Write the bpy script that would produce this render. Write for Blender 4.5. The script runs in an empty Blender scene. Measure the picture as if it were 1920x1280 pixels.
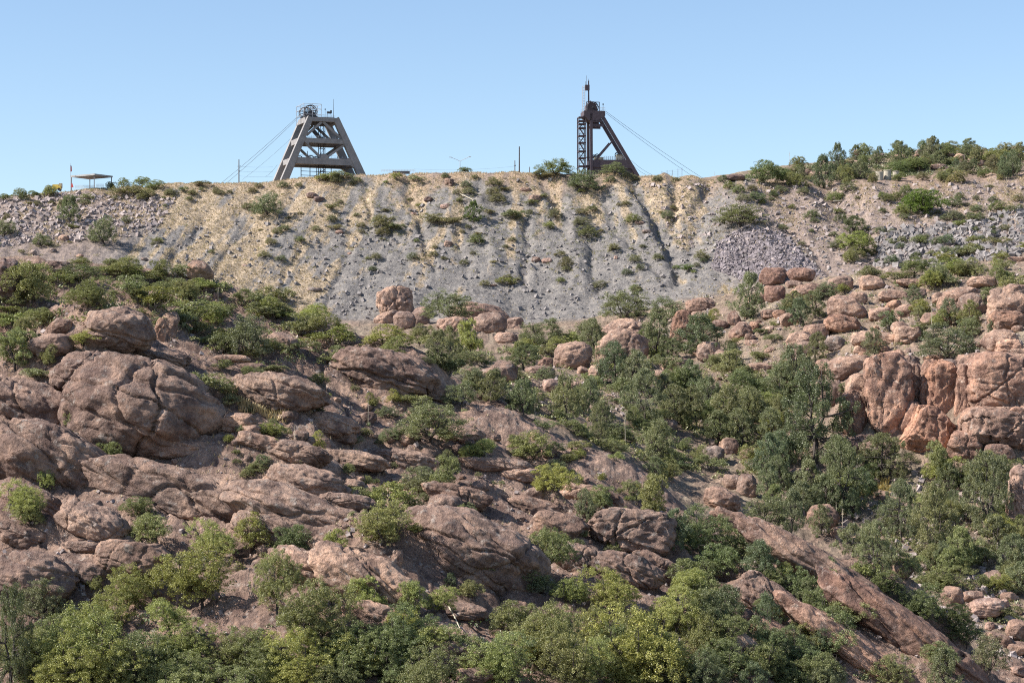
import bpy, math, random
import numpy as np
from mathutils import Vector, Matrix

# ------------------------------------------------------------------ camera, sky, sun, exposure
random.seed(7); RNG = np.random.default_rng(7)
SC = bpy.context.scene
COL = SC.collection
LENS = 78.0
K = 36.0 / LENS / 1920.0          # metres per photo pixel at one metre distance
HOR = 760.0                       # photo row of the eye level
cd = bpy.data.cameras.new('camera'); cam = bpy.data.objects.new('camera', cd); COL.objects.link(cam)
cd.sensor_width = 36; cd.lens = LENS; cd.shift_y = (HOR - 640) / 1920.0
cd.clip_start = 1; cd.clip_end = 20000
cam.location = (0, 0, 0); cam.rotation_euler = (math.radians(90), 0, 0)
SC.camera = cam
SUN_EL, SUN_AZ = math.radians(41), math.radians(-102)      # azimuth from +Y, clockwise
W = bpy.data.worlds.new('World'); SC.world = W; W.use_nodes = True
wn = W.node_tree.nodes; bg = wn['Background']
sky = wn.new('ShaderNodeTexSky'); sky.sky_type = 'NISHITA'; sky.sun_disc = False
sky.sun_elevation = SUN_EL; sky.sun_rotation = SUN_AZ % (2 * math.pi)
sky.altitude = 1200; sky.air_density = 1.0; sky.dust_density = 1.0; sky.ozone_density = 2.0
W.node_tree.links.new(sky.outputs[0], bg.inputs[0]); bg.inputs[1].default_value = 0.096
sd = bpy.data.lights.new('sun', 'SUN'); sun = bpy.data.objects.new('sun', sd); COL.objects.link(sun)
sd.energy = 4.8; sd.angle = math.radians(0.53); sd.color = (1.0, 0.94, 0.86)
sdir = Vector((math.sin(SUN_AZ) * math.cos(SUN_EL), math.cos(SUN_AZ) * math.cos(SUN_EL), math.sin(SUN_EL)))
sun.rotation_euler = sdir.to_track_quat('Z', 'Y').to_euler()
SC.view_settings.view_transform = 'Standard'; SC.view_settings.look = 'None'
SC.view_settings.exposure = 0.90; SC.view_settings.gamma = 1.0
SC.view_settings.use_curve_mapping = False
SC.cycles.use_denoising = False; SC.cycles.filter_width = 1.05
SC.cycles.max_bounces = 5; SC.cycles.diffuse_bounces = 3; SC.cycles.transparent_max_bounces = 4

# ------------------------------------------------------------------ noise
def _h(ix, iy, iz, s):
    n = (ix.astype(np.uint32) * np.uint32(374761393) + iy.astype(np.uint32) * np.uint32(668265263)
         + iz.astype(np.uint32) * np.uint32(2147483647) + np.uint32((s * 1274126177) & 0xffffffff))
    n = (n ^ (n >> np.uint32(13))) * np.uint32(1274126177)
    n = n ^ (n >> np.uint32(16))
    return (n & np.uint32(0xffffff)).astype(np.float32) / np.float32(0xffffff)

def vn(p, s=0):
    """value noise in -1..1 at points p (N,3)"""
    p = np.asarray(p, np.float32)
    f0 = np.floor(p); f = p - f0; i = f0.astype(np.int64) + 100000
    f = f * f * f * (f * (f * 6 - 15) + 10)
    x, y, z = i[:, 0], i[:, 1], i[:, 2]; fx, fy, fz = f[:, 0], f[:, 1], f[:, 2]
    def L(a, b, t): return a + (b - a) * t
    c = [[L(_h(x, y + j, z + k, s), _h(x + 1, y + j, z + k, s), fx) for j in (0, 1)] for k in (0, 1)]
    return L(L(c[0][0], c[0][1], fy), L(c[1][0], c[1][1], fy), fz) * 2 - 1

ROT = np.array([[0.36, 0.48, -0.8], [-0.8, 0.6, 0.0], [0.48, 0.64, 0.6]], np.float32)
def fbm(p, o=4, s=0, g=0.5, ridge=False):
    p = np.asarray(p, np.float32); a, t, n = 1.0, 0, 0
    for k in range(o):
        v = vn(p, s + k * 17)
        if ridge: v = 1 - 2 * np.abs(v)
        t = t + a * v; n += a; a *= g; p = (p @ ROT.T) * 2.03 + 11.7
    return t / n

# ------------------------------------------------------------------ mesh helpers
def mesh_from(name, V, F, mats=(), smooth=False, mi=None):
    """V (n,3) array, F (m,3|4) array"""
    V = np.ascontiguousarray(V, np.float32); F = np.ascontiguousarray(F, np.int32)
    m = bpy.data.meshes.new(name); k = F.shape[1]
    m.vertices.add(len(V)); m.vertices.foreach_set('co', V.ravel())
    m.loops.add(F.size); m.loops.foreach_set('vertex_index', F.ravel())
    m.polygons.add(len(F)); m.polygons.foreach_set('loop_start', np.arange(0, F.size, k, dtype=np.int32))
    if smooth: m.polygons.foreach_set('use_smooth', np.ones(len(F), bool))
    else: m.polygons.foreach_set('use_smooth', np.zeros(len(F), bool))
    if mi is not None: m.polygons.foreach_set('material_index', np.asarray(mi, np.int32))
    for x in mats: m.materials.append(x)
    m.update(calc_edges=True)
    return m

def link(name, data, parent=None, loc=None):
    o = bpy.data.objects.new(name, data); COL.objects.link(o)
    if parent is not None: o.parent = parent
    if loc is not None: o.location = loc
    return o

def tag(o, label=None, cat=None, group=None, kind=None):
    if label: o['label'] = label
    if cat: o['category'] = cat
    if group: o['group'] = group
    if kind: o['kind'] = kind
    return o

class MB:
    """collects boxes, bars, tubes; build() links them as one mesh object"""
    def __init__(s): s.V = []; s.F = []
    def quad_prism(s, a, b):
        n = len(s.V); s.V += list(a) + list(b); k = len(a)
        for i in range(k):
            j = (i + 1) % k; s.F.append((n + i, n + j, n + k + j, n + k + i))
        s.F.append(tuple(n + i for i in reversed(range(k)))); s.F.append(tuple(n + k + i for i in range(k)))
        return s
    def box(s, c, d):
        x, y, z = c; a, b, h = d[0] / 2, d[1] / 2, d[2] / 2
        lo = [(x - a, y - b, z - h), (x + a, y - b, z - h), (x + a, y + b, z - h), (x - a, y + b, z - h)]
        return s.quad_prism(lo, [(p[0], p[1], z + h) for p in lo])
    def bar(s, p, q, w, d=None, w2=None):
        """rectangular bar from p to q; w across (in x/z), d in depth"""
        d = d or w; p = Vector(p); q = Vector(q); t = (q - p).normalized()
        y = Vector((0, 1, 0))
        if abs(t.dot(y)) > .9: y = Vector((1, 0, 0))
        n = t.cross(y).normalized(); y = n.cross(t).normalized()
        r = lambda c, w: [c + n * w / 2 + y * d / 2, c + n * w / 2 - y * d / 2, c - n * w / 2 - y * d / 2, c - n * w / 2 + y * d / 2]
        return s.quad_prism([tuple(v) for v in r(p, w)], [tuple(v) for v in r(q, w2 or w)])
    def tube(s, pts, r, k=6, r2=None):
        pts = [Vector(p) for p in pts]; n0 = len(s.V); m = len(pts)
        for i, p in enumerate(pts):
            t = (pts[min(i + 1, m - 1)] - pts[max(i - 1, 0)]).normalized()
            u = t.cross(Vector((0, 0, 1))); u = (u if u.length > .05 else Vector((1, 0, 0))).normalized(); v = t.cross(u)
            rr = r if r2 is None else r + (r2 - r) * i / (m - 1)
            for j in range(k):
                a = 2 * math.pi * j / k; s.V.append(tuple(p + (u * math.cos(a) + v * math.sin(a)) * rr))
        for i in range(m - 1):
            for j in range(k):
                a = n0 + i * k + j; b = n0 + i * k + (j + 1) % k; s.F.append((a, b, b + k, a + k))
        s.F.append(tuple(n0 + j for j in reversed(range(k)))); s.F.append(tuple(n0 + (m - 1) * k + j for j in range(k)))
        return s
    def ring(s, c, R, r, axis_u, axis_v, n=24, k=5):
        pts = [Vector(c) + (Vector(axis_u) * math.cos(a) + Vector(axis_v) * math.sin(a)) * R for a in [2 * math.pi * i / n for i in range(n + 1)]]
        w = Vector(axis_u).cross(Vector(axis_v)); n0 = len(s.V)
        for i in range(n):
            rad = (pts[i] - Vector(c)).normalized()
            for j in range(k):
                a = 2 * math.pi * j / k; s.V.append(tuple(pts[i] + (rad * math.cos(a) + w * math.sin(a)) * r))
        for i in range(n):
            for j in range(k):
                a = n0 + i * k + j; b = n0 + i * k + (j + 1) % k; c2 = n0 + ((i + 1) % n) * k + (j + 1) % k; d = n0 + ((i + 1) % n) * k + j
                s.F.append((a, b, c2, d))
        return s
    def build(s, name, mat, parent=None, smooth=False):
        m = bpy.data.meshes.new(name); m.from_pydata([tuple(v) for v in s.V], [], s.F); m.materials.append(mat)
        if smooth:
            for p in m.polygons: p.use_smooth = True
        return link(name, m, parent)

# ------------------------------------------------------------------ materials
class N:
    def __init__(s, name):
        s.m = bpy.data.materials.new(name); s.m.use_nodes = True; s.t = s.m.node_tree; s.n = s.t.nodes
        s.n.clear(); s.out = s.n.new('ShaderNodeOutputMaterial')
    def node(s, kind, ins=None, **kw):
        x = s.n.new('ShaderNode' + kind)
        for k, v in kw.items(): setattr(x, k, v)
        for k, v in (ins or {}).items():
            if hasattr(v, 'links') or isinstance(v, bpy.types.NodeSocket): s.t.links.new(v, x.inputs[k])
            else: x.inputs[k].default_value = v
        return x
    def math(s, op, a, b=None, c=None, clamp=False):
        x = s.node('Math', operation=op, use_clamp=clamp)
        for i, v in enumerate((a, b, c)):
            if v is None: continue
            if isinstance(v, bpy.types.NodeSocket): s.t.links.new(v, x.inputs[i])
            else: x.inputs[i].default_value = v
        return x.outputs[0]
    def mix(s, f, a, b, mode='MIX'):
        x = s.node('MixRGB', blend_type=mode)
        for i, v in enumerate((f, a, b)):
            if isinstance(v, bpy.types.NodeSocket): s.t.links.new(v, x.inputs[i])
            else: x.inputs[i].default_value = v if i == 0 else (*v[:3], 1)
        return x.outputs[0]
    def ramp(s, f, stops, interp='LINEAR'):
        x = s.node('ValToRGB', {0: f}); r = x.color_ramp; r.interpolation = interp
        while len(r.elements) < len(stops): r.elements.new(.5)
        for e, (p, c) in zip(r.elements, stops):
            e.position = p; e.color = (*c, 1) if len(c) == 3 else c
        return x.outputs[0]
    def noise(s, vec, scale, detail=4, rough=.5, dist=0.0):
        return s.node('TexNoise', {'Vector': vec, 'Scale': scale, 'Detail': detail, 'Roughness': rough, 'Distortion': dist}).outputs[0]
    def scale(s, vec, sc, rot=(0, 0, 0)):
        return s.node('Mapping', {'Vector': vec, 'Scale': sc, 'Rotation': rot}).outputs[0]
    def surface(s, col, rough=.9, bump=None, dist=.3, strength=1.0, spec=.25):
        b = s.node('BsdfPrincipled', {'Base Color': col if isinstance(col, bpy.types.NodeSocket) else (*col, 1), 'Roughness': rough, 'Specular IOR Level': spec})
        if bump is not None:
            bb = s.node('Bump', {'Height': bump, 'Distance': dist, 'Strength': strength}); s.t.links.new(bb.outputs[0], b.inputs['Normal'])
        s.t.links.new(b.outputs[0], s.out.inputs[0]); return s.m

def rock_nodes(s):
    """colour and bump height of the red-brown rock, in world metres"""
    P = s.node('NewGeometry').outputs['Position']
    big = s.noise(P, .045, 5, .6)
    mid = s.noise(P, .35, 8, .68)
    fine = s.noise(P, 2.2, 7, .78)
    col = s.ramp(big, [(.30, (.212, .142, .118)), (.46, (.295, .202, .162)), (.58, (.360, .252, .200)), (.72, (.45, .310, .235))])
    pat = s.ramp(mid, [(.36, (.50, .48, .50)), (.5, (.93, .93, .93)), (.64, (1.42, 1.38, 1.30))])
    col = s.mix(1.0, col, pat, 'MULTIPLY')
    stk = s.noise(s.scale(P, (.55, .55, .06)), 1.0, 5, .65)             # desert varnish running down
    col = s.mix(s.ramp(stk, [(.54, (0, 0, 0)), (.68, (.5, .5, .5))]), col, (.095, .078, .078))
    lich = s.noise(P, .9, 7, .75)
    col = s.mix(s.ramp(lich, [(.55, (0, 0, 0)), (.66, (.6, .6, .6))]), col, (.50, .45, .40))
    spk = s.ramp(fine, [(.35, (.68, .66, .67)), (.55, (1.05, 1.05, 1.05)), (.72, (1.5, 1.47, 1.4))])
    col = s.mix(.8, col, spk, 'MULTIPLY')
    # bump: pitted conglomerate, thin strata and cracks
    warp = s.node('VectorMath', {0: P, 1: s.node('VectorMath', {0: s.node('TexNoise', {'Vector': P, 'Scale': .25, 'Detail': 3.0}).outputs[1], 1: (3, 3, 3)}, operation='MULTIPLY').outputs[0]}, operation='ADD').outputs[0]
    vo = s.node('TexVoronoi', {'Vector': s.scale(warp, (.07, .07, .15), (0, .35, 0)), 'Scale': 1.0}, feature='DISTANCE_TO_EDGE').outputs[0]
    crack = s.math('MULTIPLY', vo, 22.0, clamp=True)
    strata = s.noise(s.scale(P, (.16, .16, .8), (.12, .22, 0)), 1.0, 4, .6)
    b = s.math('ADD', s.math('MULTIPLY', mid, 1.9), s.math('MULTIPLY', fine, .42))
    b = s.math('ADD', b, s.math('MULTIPLY', strata, .38))
    b = s.math('ADD', b, s.math('MULTIPLY', crack, .22))
    col = s.mix(crack, s.mix(.22, col, (.06, .045, .04)), col)
    return P, col, b

def make_rock(name='red_rock'):
    s = N(name); P, col, b = rock_nodes(s)
    oc = s.node('ObjectInfo').outputs['Color']
    col = s.mix(1.0, col, oc, 'MULTIPLY')
    return s.surface(col, .92, b, .75, 1.0, .15)
M_ROCK = make_rock()

def make_ground():
    s = N('ground'); P, rc, rb = rock_nodes(s)
    zc = s.node('Attribute', attribute_name='zone_colour').outputs['Color']
    rk = s.node('Attribute', attribute_name='rockiness').outputs['Fac']
    n1 = s.noise(P, .28, 8, .7); n2 = s.noise(P, 1.4, 6, .75)
    g = s.mix(1.0, zc, s.ramp(n1, [(.33, (.62, .62, .63)), (.5, (.98, .98, .98)), (.68, (1.38, 1.34, 1.27))]), 'MULTIPLY')
    g = s.mix(.85, g, s.ramp(n2, [(.35, (.6, .6, .62)), (.52, (1, 1, 1)), (.70, (1.55, 1.5, 1.42))]), 'MULTIPLY')
    b = s.math('ADD', s.math('MULTIPLY', n1, 1.0), s.math('MULTIPLY', n2, .75))
    tint = s.node('Attribute', attribute_name='rock_tint').outputs['Color']
    rc = s.mix(1.0, rc, tint, 'MULTIPLY')
    col = s.mix(rk, g, rc)
    bb = s.node('MixRGB', {0: rk, 1: b, 2: rb}).outputs[0]
    return s.surface(col, .95, bb, .85, 1.0, .12)
M_GROUND = make_ground()

def make_plain(name, col, rough=.8, var=.25, scale=2.0, metal=0.0, spec=.3):
    s = N(name); P = s.node('NewGeometry').outputs['Position']
    n = s.noise(P, scale, 6, .65)
    c = s.mix(1.0, col, s.ramp(n, [(.3, (1 - var,) * 3), (.7, (1 + var,) * 3)]), 'MULTIPLY')
    m = s.surface(c, rough, n, .03, .5, spec)
    return m

def make_leaf(name, col, trans=.35, var=.35):
    s = N(name)
    oc = s.node('ObjectInfo').outputs['Color']
    r = s.node('Attribute', attribute_name='leaf_rnd').outputs['Fac']
    v = s.ramp(r, [(0, (1 - var, 1 - var * .9, 1 - var)), (1, (1 + var * 1.1, 1 + var, 1 + var * .7))])
    c = s.mix(1.0, s.mix(1.0, col, v, 'MULTIPLY'), oc, 'MULTIPLY')
    d = s.node('BsdfDiffuse', {'Color': c}); t = s.node('BsdfTranslucent', {'Color': s.mix(1.0, c, (1.1, 1.2, .7), 'MULTIPLY')})
    g = s.node('BsdfGlossy', {'Color': (1, 1, 1, 1), 'Roughness': .45})
    x = s.node('MixShader', {0: trans, 1: d.outputs[0], 2: t.outputs[0]})
    y = s.node('MixShader', {0: .035, 1: x.outputs[0], 2: g.outputs[0]})
    s.t.links.new(y.outputs[0], s.out.inputs[0]); return s.m
M_OAK = make_leaf('oak_leaf', (.245, .250, .112), .32)
M_MESQ = make_leaf('mesquite_leaf', (.195, .208, .112), .3)
M_JUN = make_leaf('juniper_leaf', (.205, .212, .112), .28)
M_SHRUB = make_leaf('shrub_leaf', (.222, .226, .112), .3)
M_GRASS = make_leaf('dry_grass', (.42, .335, .22), .12, .3)
M_TWIG = make_plain('grey_twig', (.22, .19, .17), .9, .3, 4)
M_BARK = make_plain('bark', (.075, .062, .055), .95, .35, 5)
M_STALK = make_plain('dry_stalk', (.50, .44, .33), .8, .2, 4)
M_STONE = make_plain('loose_stone', (.30, .25, .235), .92, .45, .35)
M_FAN = make_plain('fan_stone', (.20, .172, .178), .92, .45, .35)
M_GSTONE = make_plain('grey_stone', (.215, .195, .188), .92, .45, .35)
M_CONC = make_plain('concrete', (.245, .235, .232), .9, .22, .5)
M_PALE = make_plain('pale_concrete', (.40, .36, .29), .9, .25, .6)
M_STEEL = make_plain('dark_steel', (.080, .060, .070), .6, .3, 1.5)
M_GALV = make_plain('galvanised_steel', (.38, .38, .40), .5, .2, 3)
M_MACH = make_plain('machinery_steel', (.06, .06, .068), .6, .3, 3)
M_WOOD = make_plain('pole_wood', (.10, .085, .08), .9, .3, 2)
M_TAN = make_plain('tan_paint', (.42, .36, .25), .7, .15, 2)
M_YEL = make_plain('yellow_paint', (.62, .46, .10), .55, .15, 2)
M_RED = make_plain('red_cloth', (.62, .10, .09), .8, .15, 3)
M_BLUE = make_plain('blue_cloth', (.06, .07, .20), .8, .15, 3)
M_WHITE = make_plain('white_paint', (.70, .70, .69), .7, .1, 2)
M_RUST = make_plain('rusty_roofing', (.31, .305, .30), .8, .3, 2)
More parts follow.
